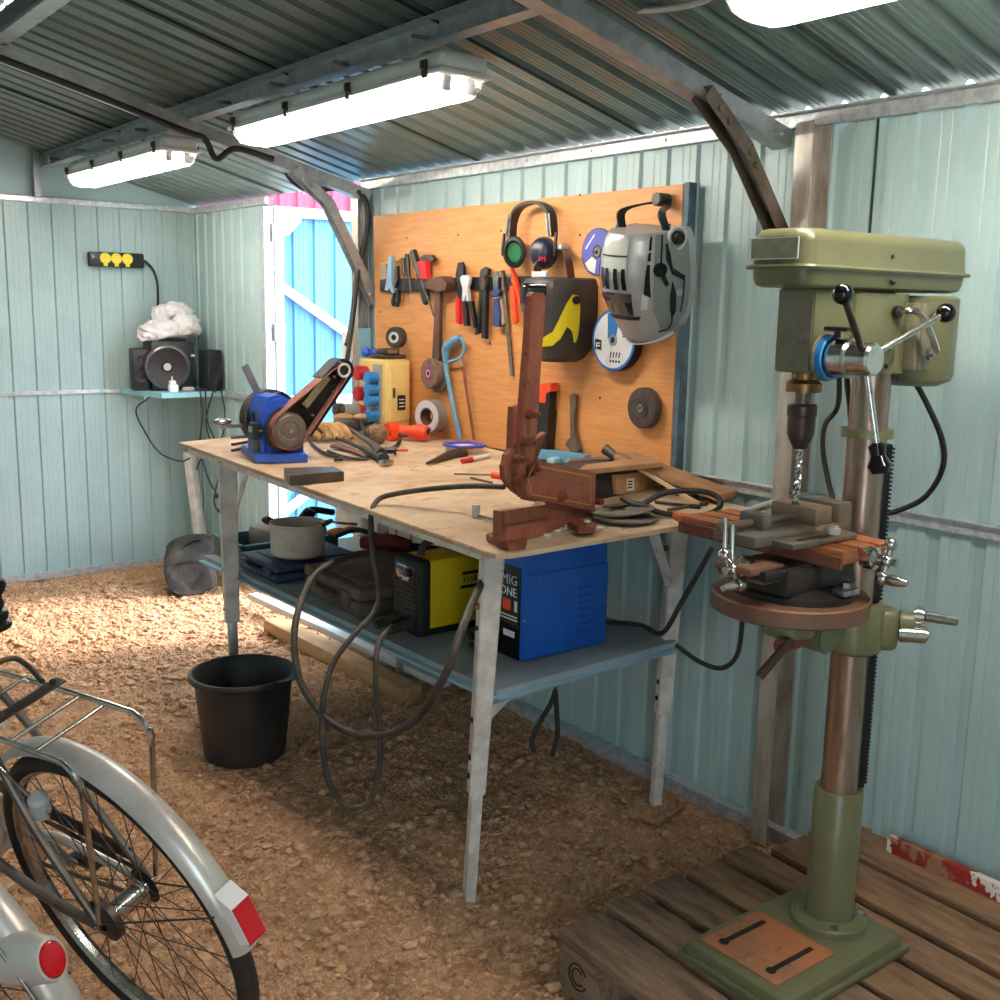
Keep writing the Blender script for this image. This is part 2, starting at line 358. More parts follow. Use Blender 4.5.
# door opening: jambs
b=MB(); b.box((XW-.01,5.105,.98),(.05,.035,1.97)); struct('trim_19',b,m_zincb)
b=MB(); b.box((XW-.005,4.165,.98),(.06,.035,1.97)); struct('trim_30',b,m_zinc)
# door leaf swung open outside, hinged at its far side
m_leaf=mat('pale_blue_door_sheet',(84,142,180),.45,c2=(76,134,174),ns=3)
m_leaff=mat('white_door_frame',(196,212,222),.45)
D=bpy.data.objects.new('door_1',None); C.link(D); D.location=(2.46,5.08,0); D['kind']='structure'
ang=math.radians(-2); D.rotation_euler=(0,0,ang)
b=MB(); corr(b,(1,0,0),(0,0,1),(0,1,0),(0,.03,.04),.9,1.93,per=.118,d=.012); b.build('door_sheet',m_leaf,D,world=False,sharp=20)
b=MB()
for x in (.02,.88): b.box((x,.012,1.0),(.045,.03,1.94),bev=.002)
for z in (.05,1.945,1.0): b.box((.45,.012,z),(.86,.03,.05),bev=.002)
b.bar((.03,.006,1.58),(.88,.006,1.04),.045,.02,up=(0,1,0)); b.bar((.03,.006,.42),(.88,.006,.98),.045,.02,up=(0,1,0))
b.prism([(0,1.97),(.14,1.97),(.14,1.90),(.07,1.83),(0,1.83)],-.006,-.003,Matrix(((1,0,0),(0,0,1),(0,1,0))))
b.build('door_frame',m_leaff,D,world=False)
for z in (1.84,1.35,.35):
    b=MB(); b.cyl((-.012,-.006,z-.045),(-.012,-.006,z+.045),.008,seg=10); b.box((.02,-.005,z),(.05,.006,.08)); b.build('hinge',m_zinc,D,world=False)
# crimson neighbouring wall seen above the door leaf
m_crim=mat('crimson_cladding',(140,58,82),.6)
b=MB(); corr(b,(1,0,0),(0,0,1),(0,-1,0),(1.5,8.2,-.05),5.5,3.4,per=.16,d=.02); struct('wall_outside',b,m_crim)
# fluorescent battens
m_hous=mat('grey_light_housing',(222,222,218),.5)
m_tube=mat('lit_fluorescent_tube',(255,255,255),.5,emit=(255,246,232),es=66)
m_diff=bpy.data.materials.new('clear_diffuser'); m_diff.use_nodes=True
nt=m_diff.node_tree; nt.nodes.clear(); out=nt.nodes.new('ShaderNodeOutputMaterial'); mx=nt.nodes.new('ShaderNodeMixShader'); tr=nt.nodes.new('ShaderNodeBsdfTranslucent'); tp=nt.nodes.new('ShaderNodeBsdfTransparent')
mx.inputs[0].default_value=.14; nt.links.new(tp.outputs[0],mx.inputs[1]); nt.links.new(tr.outputs[0],mx.inputs[2]); nt.links.new(mx.outputs[0],out.inputs[0]); tr.inputs[0].default_value=(.95,.95,.95,1)
def batten(y0,y1,label):
    x=1.665; L=y1-y0; t=thing('batten_light',label,'ceiling light',(x,y0,2.02),group='fluorescent battens under the purlin')
    b=MB(); b.box((x,(y0+y1)/2,2.105),(.15,L,.05),bev=.02,seg=3); b.box((x,(y0+y1)/2,2.078),(.165,L+.01,.014),bev=.005); b.build('housing',m_hous,t)
    b=MB()
    sec=[(-.08,.075),(-.08,.05),(-.074,.028),(-.058,.008),(-.03,.001),(.03,.001),(.058,.008),(.074,.028),(.08,.05),(.08,.075)]
    def f(a,c):
        px,pz=sec[round(a*9)]; e=min(c,1-c)*L; k=min(1,e/.06); s=math.sqrt(max(0,1-(1-k)**2)); yy=y0+.003+c*(L-.006)
        return (x+px*(.72+.28*s),yy,2.02+.075-(.075-pz)*(.25+.75*s))
    b.grid(f,9,60); b.build('diffuser',m_diff,t)
    for s in (-1,1):
        b=MB(); b.cyl((x+s*.036,y0+.05,2.052),(x+s*.036,y1-.05,2.052),.013,seg=12); b.build('tube',m_tube,t)
    b=MB(); b.box((x,(y0+y1)/2,2.085),(.13,L-.04,.004))
    b.build('reflector_tray',m_wplas,t)
    for k in range(4):
        for s in (-1,1):
            yy=y0+.06+k*(L-.12)/3
            b=MB(); b.box((x+s*.086,yy,2.085),(.008,.02,.045),bev=.002); b.box((x+s*.092,yy,2.095),(.008,.014,.02)); b.build('clip',m_dsteel,t)
    for yy in (y0+.035,y1-.035):
        for s in (-1,1):
            b=MB(); b.box((x+s*.036,yy,2.056),(.024,.014,.04),bev=.003); b.build('lamp_holder',m_lgrey,t)
    return t
batten(4.25,5.52,'fluorescent batten light hanging nearest the back wall, left of the others')
batten(2.34,3.62,'fluorescent batten light under the purlin, above the workbench')
batten(.18,1.45,'fluorescent batten light above the drill press, cut off by the top edge')

# ------------------------------------------------------------------ workbench
def FV(ang):
    c,s=math.cos(math.radians(ang)),math.sin(math.radians(ang)); return Matrix(((c,0,s),(s,0,-c),(0,1,0)))
FX=FV(0); FZ=Matrix.Identity(3)
def tz(x,y): return .93+.03*(x-1.49)+.022*(y-1.95)
FT=Matrix(((1,0,0),(0,1,0),(.03,.022,1))); OT=(0,0,.93-.03*1.49-.022*1.95)
m_hole=mat('dark_hole',(22,20,20),.8)
wb=thing('workbench','long dusty plywood workbench on white steel legs below the orange tool board','workbench',(1.9,2.9,0))
b=MB(); b.prism([(1.49,1.985),(1.497,1.958),(1.52,1.942),(1.55,1.937),(2.385,1.885),(2.385,3.95),(1.50,3.945)],-.012,0,FT,OT,bev=.002); b.build('tabletop',m_ply,wb)
# steel edge rails under the top
b=MB(); b.bar((1.535,2.02,.905),(1.535,3.9,.945),.03,.022); b.bar((2.33,2.02,.932),(2.33,3.9,.972),.03,.022); b.bar((1.55,2.06,.905),(2.33,2.06,.927),.022,.03); b.bar((1.55,3.86,.945),(2.33,3.86,.967),.022,.03); b.build('under_frame',m_white,wb)
def leg(top,foot,k,w0,w1,yaw,lowm=m_white):
    top=V(top);foot=V(foot); mid=top.lerp(foot,k); up=(math.cos(yaw),math.sin(yaw),0)
    b=MB(); z=(top-mid).normalized()
    t=.004
    x=V(up); y=z.cross(x).normalized(); x=y.cross(z)
    F=Matrix((x,y,z)).transposed(); L=(top-mid).length
    w=w0
    # angle section: one wide web and a returned flange, tapering downward
    t_=bmesh.new(); bmesh.ops.create_cube(t_,size=1)
    for v in t_.verts:
        kk=1 if v.co.z>0 else .78
        v.co=V((v.co.x*w*kk,v.co.y*w*kk*.8,(v.co.z+.5)*L))
    bmesh.ops.bevel(t_,geom=t_.edges[:],offset=.004,segments=1,affect='EDGES')
    M=F.to_4x4(); M.translation=mid; b._merge(t_,M)
    lg=b.build('leg',m_white,wb)
    b=MB(); b.bar(mid+z*.06,foot,w1,w1*.85,up=up,bev=.003); b.build('leg_extension',lowm,lg)
    for q in (.06,.15): 
        p=top-z*q*L/.5-x*(w*.5); b=MB(); b.cyl(p-x*.001,p+x*.003,.0065,seg=10); b.build('bolt_hole',m_hole,lg)
    for q in (.05,.1,.2):
        p=mid+z*q-x*(w*.4); b=MB(); b.cyl(p-x*.003,p+x*.003,.008,seg=10); b.build('bolt_hole',m_hole,lg)
    b=MB(); q=.105; b.cyl(top-z*q*L/.5-x*(w*.5),top-z*q*L/.5-x*(w*.5+.012),.009,seg=6); b.build('bolt',m_rust,lg)
    return lg
leg((1.545,2.035,.91),(1.520,2.075,-.012),.68,.054,.034,-.35)
leg((2.345,2.175,.935),(2.275,2.15,-.02),.67,.056,.034,-.35)
leg((1.5426,3.6015,0.9426),(1.56,3.62,-.02),.62,.066,.04,-.3,m_zinc)
leg((2.31,3.82,.955),(2.30,3.78,-.02),.7,.06,.036,-.3)
b=MB(); b.bar((2.285,2.14,.70),(2.12,2.07,.915),.03,.004); b.build('brace',m_white,wb)
b=MB(); b.bar((1.56,3.46,.93),(1.57,3.60,.76),.006,.028); b.build('brace',m_white,wb)
b=MB(); b.prism([(1.612,2.095),(2.312,2.125),(2.325,3.92),(1.577,3.92)],.494,.53,FZ); b.build('lower_shelf',m_shelf,wb)
b=MB(); b.bar((1.6085,2.09,.512),(1.574,3.92,.512),.038,.004,up=(0,0,1)); b.bar((1.607,2.093,.512),(2.313,2.123,.512),.038,.003,up=(0,0,1)); b.build('shelf_edge_strip',m_shelfe,wb)
b=MB(); b.prism([(1.55,.492),(1.66,.492),(1.55,.42)],-.006,.0,FX,(0,2.10,0)); b.build('shelf_bracket',m_white,wb)
b=MB(); p=V((2.2493,3.553,0.0)); b.box((p.x+.02,p.y+.02,.245),(.045,.045,.50),bev=.004); b.build('prop_leg',m_zinc,wb)
b=MB(); p=V((2.2539,2.1281,0.0)); b.box((p.x+.01,p.y+.02,.004),(.16,.13,.02),rot=eul(0,0,.3),bev=.004); tag(b.build('paving_slab',m_gravel,at=(p.x,p.y,0)),'small flat paving slab under the bench leg nearest the wall','slab')
# ------------------------------------------------------------------ things under the bench
SH=.5305
# yellow inverter welder
t=thing('inverter_welder','yellow and black portable welder on the lower shelf with two cable plugs','welder',(1.83,2.66,SH))
x0,x1,y0,y1,h=1.688,2.08,2.575,2.715,.222
b=MB(); b.box(((x0+x1)/2+.01,(y0+y1)/2,SH+.012+h/2),(x1-x0-.05,y1-y0-.006,h-.012),bev=.004); b.build('side_cover',m_yellow,t)
b=MB(); b.box((x0+.02,(y0+y1)/2,SH+.006+h/2),(.045,y1-y0+.012,h+.012),bev=.014,seg=3); b.build('front_panel',m_rubber,t)
b=MB(); b.box((x1-.02,(y0+y1)/2,SH+.006+h/2),(.045,y1-y0+.012,h+.012),bev=.014,seg=3); b.build('rear_panel',m_blackd,t)
b=MB(); b.box(((x0+x1)/2,(y0+y1)/2,SH+.012),(x1-x0,y1-y0+.004,.02),bev=.004); b.build('bottom_edge',m_black,t)
b=MB(); b.box((x0-.003,(y0+y1)/2,SH+.185),(.004,.105,.06),bev=.002); b.build('control_panel',m_blackg,t)
b=MB(); b.cyl((x0-.004,y0+.05,SH+.19),(x0-.018,y0+.05,SH+.19),.012,seg=16); b.build('knob',m_dsteel,t)
b=MB()
for i in range(7): b.box((x0-.004,(y0+y1)/2,SH+.055+i*.014),(.008,.115,.006),rot=eul(0,.5,0))
b.build('vent_louvre',m_blackd,t)
for i in range(2):
    b=MB(); p=V((x0-.004,y0+.035+i*.07,SH+.04)); b.cyl(p,p+V((-.02,0,-.002)),.02,.018); b.cyl(p+V((-.018,0,-.002)),p+V((-.085,-.005,-.012)),.017,.012); b.build('cable_plug',m_rubberd,t)
b=MB(); b.tube([(x0+.05,2.645,SH+h+.01),(x0+.07,2.645,SH+h+.045),(x0+.16,2.645,SH+h+.055),(x0+.28,2.645,SH+h+.05),(x0+.31,2.645,SH+h+.005)],.011); b.build('carry_handle',m_blackd,t)
# makers mark on the side: black outlined badge
b=MB(); b.prism([(-.035,-.022),(.025,-.022),(.033,-.012),(-.03,-.012)],0,.001,FX,(1.872,y0+.0025,SH+.150)); b.prism([(-.03,.02),(.035,.02),(.04,.03),(-.025,.03)],0,.001,FX,(1.872,y0+.0025,SH+.150)); b.build('badge',m_ink,t)
text('ESAB',.024,FX,(1.875,y0+.0022,SH+.154),m_ink,'badge_lettering',t)
for i,(zz,ww) in enumerate(((.205,.05),(.172,.06),(.165,.03))):
    b=MB(); b.box((x0-.0055,y0+.085-i*.008,SH+zz),(.001,ww,.004)); b.build('panel_marking',m_wink,t)
# blue wire welder
t=thing('wire_welder','tall blue wire welder with black front panel at the near end of the lower shelf','welder',(1.96,2.33,SH))
x0,x1,y0,y1,h=1.80,2.115,2.232,2.43,.37
b=MB(); b.box(((x0+x1)/2,(y0+y1)/2,SH+h/2+.004),(x1-x0,y1-y0,h),bev=.006); b.build('case',m_bluew,t)
b=MB(); b.box(((x0+x1)/2+.004,y0-.001,SH+.125),(x1-x0-.004,.006,.242),bev=.0028); b.build('side_panel',m_bluew,t)
b=MB(); b.box((x0-.001,(y0+y1)/2,SH+.135),(.006,y1-y0-.012,.262),bev=.002); b.build('front_panel',m_blackg,t)
b=MB(); b.box((x0-.004,y0+.062,SH+.155),(.006,.036,.032),bev=.002); b.build('rocker_switch',m_orange,t)
FN=FV(-90)
for yy,zz,w,hh in ((.115,.165,.018,.03),(.022,.155,.012,.03),(.115,.085,.035,.05),(.05,.073,.05,.018),(.10,.262,.04,.004),(.09,.124,.15,.004),(.09,.115,.15,.004)):
    b=MB(); b.box((x0-.0045,y0+yy,SH+zz),(.001,w,hh)); b.build('panel_marking',m_wink,t)
text('MIG',.040,FN,(x0-.0045,y0+.052,SH+.226),m_lgrey,'panel_lettering',t); text('ONE',.036,FN,(x0-.0045,y0+.056,SH+.192),m_wink,'panel_lettering',t)
b=MB(); b.cyl((x0-.004,y0+.15,SH+.20),(x0-.016,y0+.15,SH+.20),.022); b.build('dial',m_wplas,t)
b=MB(); b.tube([(x0,y0+.1,SH+.05),(x0-.03,y0+.11,SH+.045),(x0-.05,y0+.14,SH+.03),(x0-.03,y0+.19,SH+.012),(x0+.02,y0+.26,SH+.01)],.009); b.build('torch_cable',m_rubberd,t)
for i in range(7):
    b=MB(); b.box((x0+.235,y0-.005,SH+.055+i*.021),(.062,.006,.006),rot=eul(.5,0,0),bev=.002); b.build('louvre',m_bluew,t)
for xx,zz in ((.06,.237),(.225,.237),(.008,.12),(.308,.13),(.308,.255)):
    b=MB(); b.sph((x0+xx,y0-.004,SH+zz),(.004,.003,.004),8); b.build('screw',m_steel,t)
# flat tool cases
def case(name,label,c,d,yaw,m,lid=.55):
    t=thing(name,label,'tool case',c,eul(0,0,yaw)); 
    b=MB(); b.box((0,0,d[2]*lid/2),(d[0],d[1],d[2]*lid-.003),bev=.012,seg=3); b.build('base',m,t,world=False)
    b=MB(); b.box((0,0,d[2]*(1+lid)/2),(d[0],d[1],d[2]*(1-lid)-.003),bev=.012,seg=3); b.box((0,0,d[2]),(d[0]*.72,d[1]*.72,.008),bev=.003); b.build('lid',m,t,world=False)
    for s in (-1,1):
        b=MB(); b.box((-d[0]/2-.004,s*d[1]*.3,d[2]*lid),(.014,.05,d[2]*.5),bev=.004); b.build('latch',m,t,world=False)
    b=MB(); b.tube([(-d[0]/2,-.06,d[2]*.5),(-d[0]/2-.022,-.05,d[2]*.5),(-d[0]/2-.022,.05,d[2]*.5),(-d[0]/2,.06,d[2]*.5)],.008); b.build('handle',m,t,world=False)
    return t
m_case=mat('dusty_brown_black_plastic',(84,72,64),.85,c2=(122,102,86),ns=5,bump=.05,bs=90)
m_cblue=mat('dusty_navy_plastic',(38,58,98),.6,c2=(70,70,84),ns=5)
case('power_tool_case','large dusty brown-black tool case beside the yellow welder','' or (1.80,3.03,SH),(.31,.42,.095),-.06,m_case)
case('flat_case','flat navy blue case under the white pot','' or (1.79,3.52,SH),(.36,.30,.062),.02,m_cblue)
# pot on the navy case
t=thing('cooking_pot','dusty white enamel pot on the navy case','pot',(1.745,3.46,SH+.071))
m_enam=mat('dusty_white_enamel',(206,196,182),.55,c2=(184,168,148),ns=7,c3=(150,130,108),ns3=20,nb3=(.62,.75))
b=MB(); b.lathe([(0,.004),(.088,.004),(.096,.012),(.098,.114),(.102,.118),(.102,.123),(.096,.123),(.093,.116),(.089,.016),(0,.01)],(1.745,3.46,SH+.071),seg=40); b.build('pot_body',m_enam,t)
m_brnd=mat('dark_brown_knob',(66,40,32),.5)
for a in (2.4,-.75):
    b=MB(); c=V((1.745,3.46,SH+.199)); r=V((math.cos(a),math.sin(a),0)); s=V((-r.y,r.x,0))
    b.tube([c+r*.097-s*.025+V((0,0,-.01)),c+r*.118-s*.02,c+r*.118+s*.02,c+r*.097+s*.025+V((0,0,-.01))],.008); b.build('handle',m_brnd,t)
# teal crate, grubby board and odds at the far end
m_teal=mat('dark_teal_plastic',(44,92,92),.5)
t=thing('plastic_tray','dark teal plastic tray at the far end of the lower shelf','tray',(1.83,3.81,SH))
b=MB(); b.box((1.83,3.81,SH+.004),(.40,.25,.008)); 
for s in (-1,1): b.box((1.83+s*.2,3.81,SH+.037),(.008,.25,.074)); b.box((1.83,3.81+s*.125,SH+.037),(.40,.008,.074))
b.build('tray_body',m_teal,t)
b=MB(); b.box((1.83,3.685,SH+.072),(.42,.02,.01),bev=.003); b.box((1.63,3.81,SH+.072),(.02,.27,.01),bev=.003); b.build('rim',m_teal,t)
b=MB(); b.box((1.88,3.81,SH+.059),(.25,.20,.1),rot=eul(0,0,.1),bev=.02); tag(b.build('grimy_box',mat('grimy_grey_card',(140,128,118),.9,c2=(110,98,90),ns=6),at=(1.88,3.81,SH+.01)),'grimy grey box inside the teal tray','box')
# flat wooden board with dirty tools behind the pot
t=thing('hand_planer','dark power tool with red body lying behind the pot','power tool',(2.08,3.40,SH))
b=MB(); b.box((2.1,3.32,SH+.02),(.32,.42,.04),rot=eul(0,0,.1),bev=.006); tag(b.build('dirty_board',mat('dirty_brown_board',(94,74,60),.9,c2=(66,52,44),ns=8),at=(2.1,3.32,SH)),'dirty dark brown board lying behind the navy case','board')
m_dred=mat('dusty_dark_red_plastic',(132,42,38),.6,c2=(90,40,36),ns=10)
b=MB(); b.tube([(2.03,3.50,SH+.075),(2.10,3.43,SH+.082),(2.17,3.37,SH+.072)],lambda q:.022+.013*math.sin(q*PI),12); b.build('body',m_dred,t)
b=MB(); b.tube([(2.08,3.46,SH+.105),(2.03,3.54,SH+.12),(1.98,3.60,SH+.09)],.010); b.build('handle',m_black,t)
b=MB(); b.tube([(2.17,3.37,SH+.07),(2.24,3.28,SH+.062),(2.23,3.18,SH+.056)],.015,10); b.build('nose',m_black,t)
b=MB(); b.sph((2.02,3.66,SH+.09),(.05,.04,.016),14); b.sph((2.06,3.63,SH+.10),(.035,.03,.014),14); tag(b.build('orange_rag',mat('orange_cloth',(206,132,62),.9,c2=(176,104,50),ns=14),at=(2.03,3.65,SH+.08)),'crumpled orange-brown rag on the tools behind the pot','rag')
t=thing('clamp','black and silver lever clamp lying behind the pot','clamp',(1.93,3.62,SH))
b=MB(); b.bar((1.86,3.66,SH+.16),(2.06,3.58,SH+.13),.022,.008,bev=.002); b.build('clamp_bar',m_steel,t)
b=MB(); b.tube([(1.84,3.62,SH+.17),(1.90,3.66,SH+.19),(2.0,3.66,SH+.17)],.013); b.box((1.88,3.64,SH+.17),(.04,.03,.06),rot=eul(.3,.4,.2),bev=.006); b.build('jaw',m_black,t)
b=MB(); b.box((1.9,3.64,SH+.08),(.07,.05,.14),bev=.004); b.build('stand',m_black,t)
# graffiti-lettered panel beyond the bench
t=thing('printed_sack','pale sack with bold black lettering standing behind the bench, by the door','sack',(2.30,3.99,SH+.0))
p0=(2.3,4.086,0.6426)
b=MB(); b.box((2.30,3.99,.69),(.10,.26,.32),bev=.03,seg=3); b.build('sack_body',mat('pale_printed_sack',(206,202,196),.8,c2=(186,180,172),ns=8),t)
text('K',.13,FN,(2.249,3.985,.745),m_ink,'sack_lettering',t)
for yy_,zz_,rr_ in ((4.02,.665,.032),(3.94,.70,.026)):
    b=MB(); b.tube([(2.248,yy_+rr_*math.cos(k*PI/8),zz_+rr_*math.sin(k*PI/8)) for k in range(16)],.007,6,1,closed=True); b.build('sack_print',m_ink,t)
# black charger brick
t=thing('power_adapter','black power adapter on the lower shelf behind the yellow welder','adapter',(2.14,2.98,SH))
b=MB(); b.box((2.14,2.98,SH+.11),(.10,.12,.20),bev=.008); b.build('case',m_black,t)
b=MB(); b.tube([(2.10,3.0,SH+.21),(2.06,3.1,SH+.23),(2.10,3.28,SH+.2),(2.2,3.3,SH+.16),(2.26,3.1,SH+.25),(2.3,2.9,SH+.26)],.008); b.build('cord',m_rubber,t)

# ------------------------------------------------------------------ things on the bench top
# belt grinder
gy=3.36
def GP(s): return s
t=thing('belt_grinder','blue belt grinder with a raised black belt arm at the far end of the bench','grinder',(1.67,3.42,tz(1.67,3.42)))
zt=tz(1.62,3.4)+.002
b=MB(); b.prism([(1.5412,3.3551),(1.6932,3.2736),(1.7827,3.5073),(1.5998,3.6061)],zt,zt+.028,FZ,bev=.004); b.build('plinth',m_blue,t)
b=MB(); b.prism([(1.5714,0.9811),(1.5697,1.0734),(1.5675,1.1413),(1.5939,1.1841),(1.6345,1.1929),(1.6827,1.1708),(1.7236,1.1209),(1.7216,0.9779)],-.10,.03,FX,(0,3.38,0),bev=.012); b.build('housing',m_blue,t)
b=MB(); b.prism([(1.5673,1.033),(1.5621,1.1294),(1.6074,1.1825),(1.675,1.1975),(1.7203,1.1682)],-.0,.02,FX,(0,3.44,0)); b.build('inner_guard',m_black,t)
cw=(1.6468,1.0744)
tw=(1.8537,1.2727)
WR,TR=.066,.026
b=MB(); b.cyl((cw[0],3.35,cw[1]),(cw[0],3.31,cw[1]),WR-.004,seg=40,bev=.004); 
b.lathe([(.03,0),(.034,.003),(.05,.003),(.054,0)],(cw[0],3.309,cw[1]),(0,-1,0),32); b.build('drive_wheel',mat('worn_grey_wheel',(120,112,106),.5,.5,c2=(100,92,86),ns=20),t)
b=MB(); b.cyl((cw[0],3.315,cw[1]),(cw[0],3.303,cw[1]),.010,seg=6); b.build('hub_nut',m_steel,t)
b=MB(); b.cyl((tw[0],3.35,tw[1]),(tw[0],3.31,tw[1]),TR-.004,seg=32,bev=.003); b.build('idler_wheel',m_black,t)
b=MB(); b.lathe([(TR-.009,0),(TR-.006,.004),(TR-.002,.004),(TR,0)],(tw[0],3.308,tw[1]),(0,-1,0),32); b.build('idler_ring',m_lgrey,t)
# belt: closed loop round both wheels
dx,dz=tw[0]-cw[0],tw[1]-cw[1]; L=math.hypot(dx,dz); a0=math.atan2(dz,dx); be=math.acos((WR-TR)/L)
def loop(off,n=18):
    p=[]
    for i in range(n+1):
        a=a0+be+(2*PI-2*be)*i/n; p.append((cw[0]+(WR+off)*math.cos(a),cw[1]+(WR+off)*math.sin(a)))
    for i in range(n+1):
        a=a0-be+2*be*i/n; p.append((tw[0]+(TR+off)*math.cos(a),tw[1]+(TR+off)*math.sin(a)))
    return p
def ring(b,o,i,d0,d1,y):
    t_=bmesh.new(); n=len(o); vs=[[t_.verts.new((q[0],y-d,q[1])) for q in P] for P,d in ((o,d0),(o,d1),(i,d1),(i,d0))]
    for k in range(n):
        k2=(k+1)%n
        for r in range(4): t_.faces.new((vs[r][k],vs[r][k2],vs[(r+1)%4][k2],vs[(r+1)%4][k]))
    b._merge(t_)
b=MB(); ring(b,loop(.001),loop(-.002),-.02,.034,3.34); b.build('abrasive_belt',mat('red_brown_abrasive',(150,92,80),.85,c2=(120,74,66),ns=30),t)
# arm plate and rear guard
b=MB(); b.prism(loop(-.004),-.012,.006,FX,(0,3.34,0)); b.build('arm_plate',m_blackg,t)
u=V((dx,0,dz)).normalized(); nn=V((-u.z,0,u.x))
tc=V((tw[0],3.345,tw[1])); wc=V((cw[0],3.345,cw[1]))
gp=[wc+u*.21+nn*(TR+.016)]+[tc+V((math.cos(a),0,math.sin(a)))*(TR+.014) for a in [a0+1.57-PI*k/14 for k in range(15)]]+[wc-nn*(WR+.008)+u*.04]
gi=[q+(V((0,0,0)) if True else q) for q in gp]
b=MB(); b.grid(lambda a,c:gp[round(a*(len(gp)-1))]+V((0,(c-.5)*.07,0)),len(gp)-1,1,thick=.004)
b.build('belt_guard',m_rubber,t)
b=MB(); b.bar(V((cw[0],3.328,cw[1]))+u*.10+nn*.012,V((cw[0],3.328,cw[1]))+u*.235+nn*.02,.026,.006,up=(0,1,0),bev=.002); b.build('adjuster_plate',mat('dull_brass_plate',(150,140,116),.4,.6),t)
for q,h in ((.108,.012),(.17,.016),(.225,.02),(.1,-.03),(.21,-.028),(.25,.005)):
    b=MB(); p=V((cw[0],3.327,cw[1]))+u*q+nn*h; b.cyl(p,p+V((0,-.006,0)),.0045,seg=8); b.build('screw',m_steel,t)
b=MB(); b.lathe([(WR+.012,-.02),(WR+.012,.02),(WR+.002,.022)],(cw[0],3.36,cw[1]),(0,-1,0),30); b.build('wheel_rim_guard',m_black,t)
# left side: grinding wheel guard, spark guard, tool rest
g=V((1.6038,3.5,1.1014))
b=MB(); b.cyl(g+V((.05,.02,0)),g+V((.05,-.04,0)),.10,seg=32,bev=.008); b.build('wheel_guard',m_blackd,t)
b=MB(); b.bar(g+V((.01,-.03,.075)),g+V((-.045,-.03,.185)),.026,.006,up=(0,1,0),bev=.002); b.build('spark_arm',mat('grey_painted_steel',(110,112,118),.4,.4),t)
b=MB(); b.bar(g+V((-.06,-.02,-.02)),g+V((-.14,-.02,-.02)),.05,.012); b.sph(g+V((-.125,-.02,-.005)),(.035,.02,.012)); b.build('tool_rest',m_steel,t)
b=MB(); b.box((1.5583,3.4,1.0683),(.02,.05,.06),bev=.004); b.build('switch_plate',m_black,t)
for zz in (-.01,.012):
    b=MB(); b.box((1.5445,3.4,1.0751),(.008,.022,.018),bev=.002); b.build('switch_button',m_steel,t); break
b=MB(); b.cyl((1.553,3.36,1.0696),(1.5895,3.36,1.0744),.005); b.build('rest_bolt',m_dsteel,t)
b=MB(); b.box((1.5714,3.41,1.0119),(.012,.05,.045),bev=.002); b.build('rating_plate',m_dsteel,t)
for k in range(3):
    q=((1.7706,3.8949,0.9812),(1.6919,3.9032,0.979),(1.7081,3.7761,0.9767),(1.6275,3.747,0.9737),(1.6417,3.6562,0.9721),(1.5735,3.6241,0.9693)); p=V(q[2*k])+V((0,0,.0058)); b=MB(); b.cyl(p,V(q[2*k+1])+V((0,0,.0058)),.0055,seg=8); tag(b.build('steel_rod',m_dsteel,at=tuple(p)),('short steel rod lying farthest behind the blue grinder','short steel rod lying between two others by the grinder','short steel rod lying closest to the blue grinder base')[k],'rod')
# dark flat bar on the bench edge
z=tz(1.55,2.95)
b=MB(); b.prism([(1.4593,2.9398),(1.6386,2.929),(1.6692,3.0488),(1.5154,3.0938)],z+.001,z+.032,FZ,bev=.002); tag(b.build('steel_block',m_dsteel,at=(1.55,2.95,z)),'dark steel block on the bench edge in front of the blue grinder','steel block')
# lever shear
so_=(1.556,2.0); AS=20; FS=FV(AS); OS=(so_[0],so_[1],0)
t=thing('lever_shear','rusty red lever shear with its long handle upright at the bench corner','lever shear',(1.75,2.07,tz(1.75,2.07)))
b=MB(); b.prism([(-0.0268,0.9514),(-0.0272,1.0241),(0.1522,1.0076),(0.1715,1.0176),(0.2645,1.0018),(0.4385,0.9658),(0.4113,0.9421),(0.4022,0.9076),(0.0689,0.9424)],-.018,.018,FS,OS,bev=.003); b.build('stand',m_rustp,t)
b=MB(); b.prism([(-0.0478,1.0296),(0.1424,1.0164),(0.1882,0.9995),(0.1542,0.9816),(-0.0422,0.9952)],.018,.026,FS,OS,bev=.002); b.build('lower_blade',m_rust,t)
for i,(s,q) in enumerate((('487,537 496,533 528,542 524,549 506,551 489,543','499,540'),('569,531 574,526 596,531 594,536 580,538 570,534','587,531'))):
    pass
zf=tz(1.56,2.02)
b=MB(); b.prism([(1.563,2.0854),(1.6117,2.1007),(1.6209,1.996),(1.5754,1.9469),(1.5313,1.9558),(1.5434,2.051)],zf+.001,zf+.016,FZ,bev=.003); b.build('foot',m_rust,t)
zf=tz(1.96,2.15)
b=MB(); b.prism([(1.7807,2.0324),(1.8282,2.0518),(1.8341,1.9817),(1.7949,1.9459),(1.7555,1.9614)],zf+.001,zf+.016,FZ,bev=.003); b.build('foot',m_rust,t)
b=MB(); p=V((1.8225,2.0029,0.9411)); b.sph(p+V((0,0,.02)),(.010,.010,.010)); b.build('bolt',m_lgrey,t)
b=MB(); p=V((1.6131,2.0255,0.9354)); b.cyl(p+V((0,0,.014)),p+V((0,0,.024)),.010,seg=6); b.build('bolt',m_steel,t)
b=MB(); b.prism([(0.0851,1.1347),(0.3853,1.0724),(0.3877,0.9638),(0.033,1.051),(0.0127,1.0972),(0.0679,1.1)],.012,.040,FS,OS,bev=.003); b.build('blade_carrier',m_rustp,t)
m_lineY=mat('yellow_pinstripe',(196,152,62),.5)
q=[(0.0317,1.1001),(0.0582,1.1272),(0.3538,1.0646),(0.3594,0.9875),(0.0523,1.0575)]
b=MB()
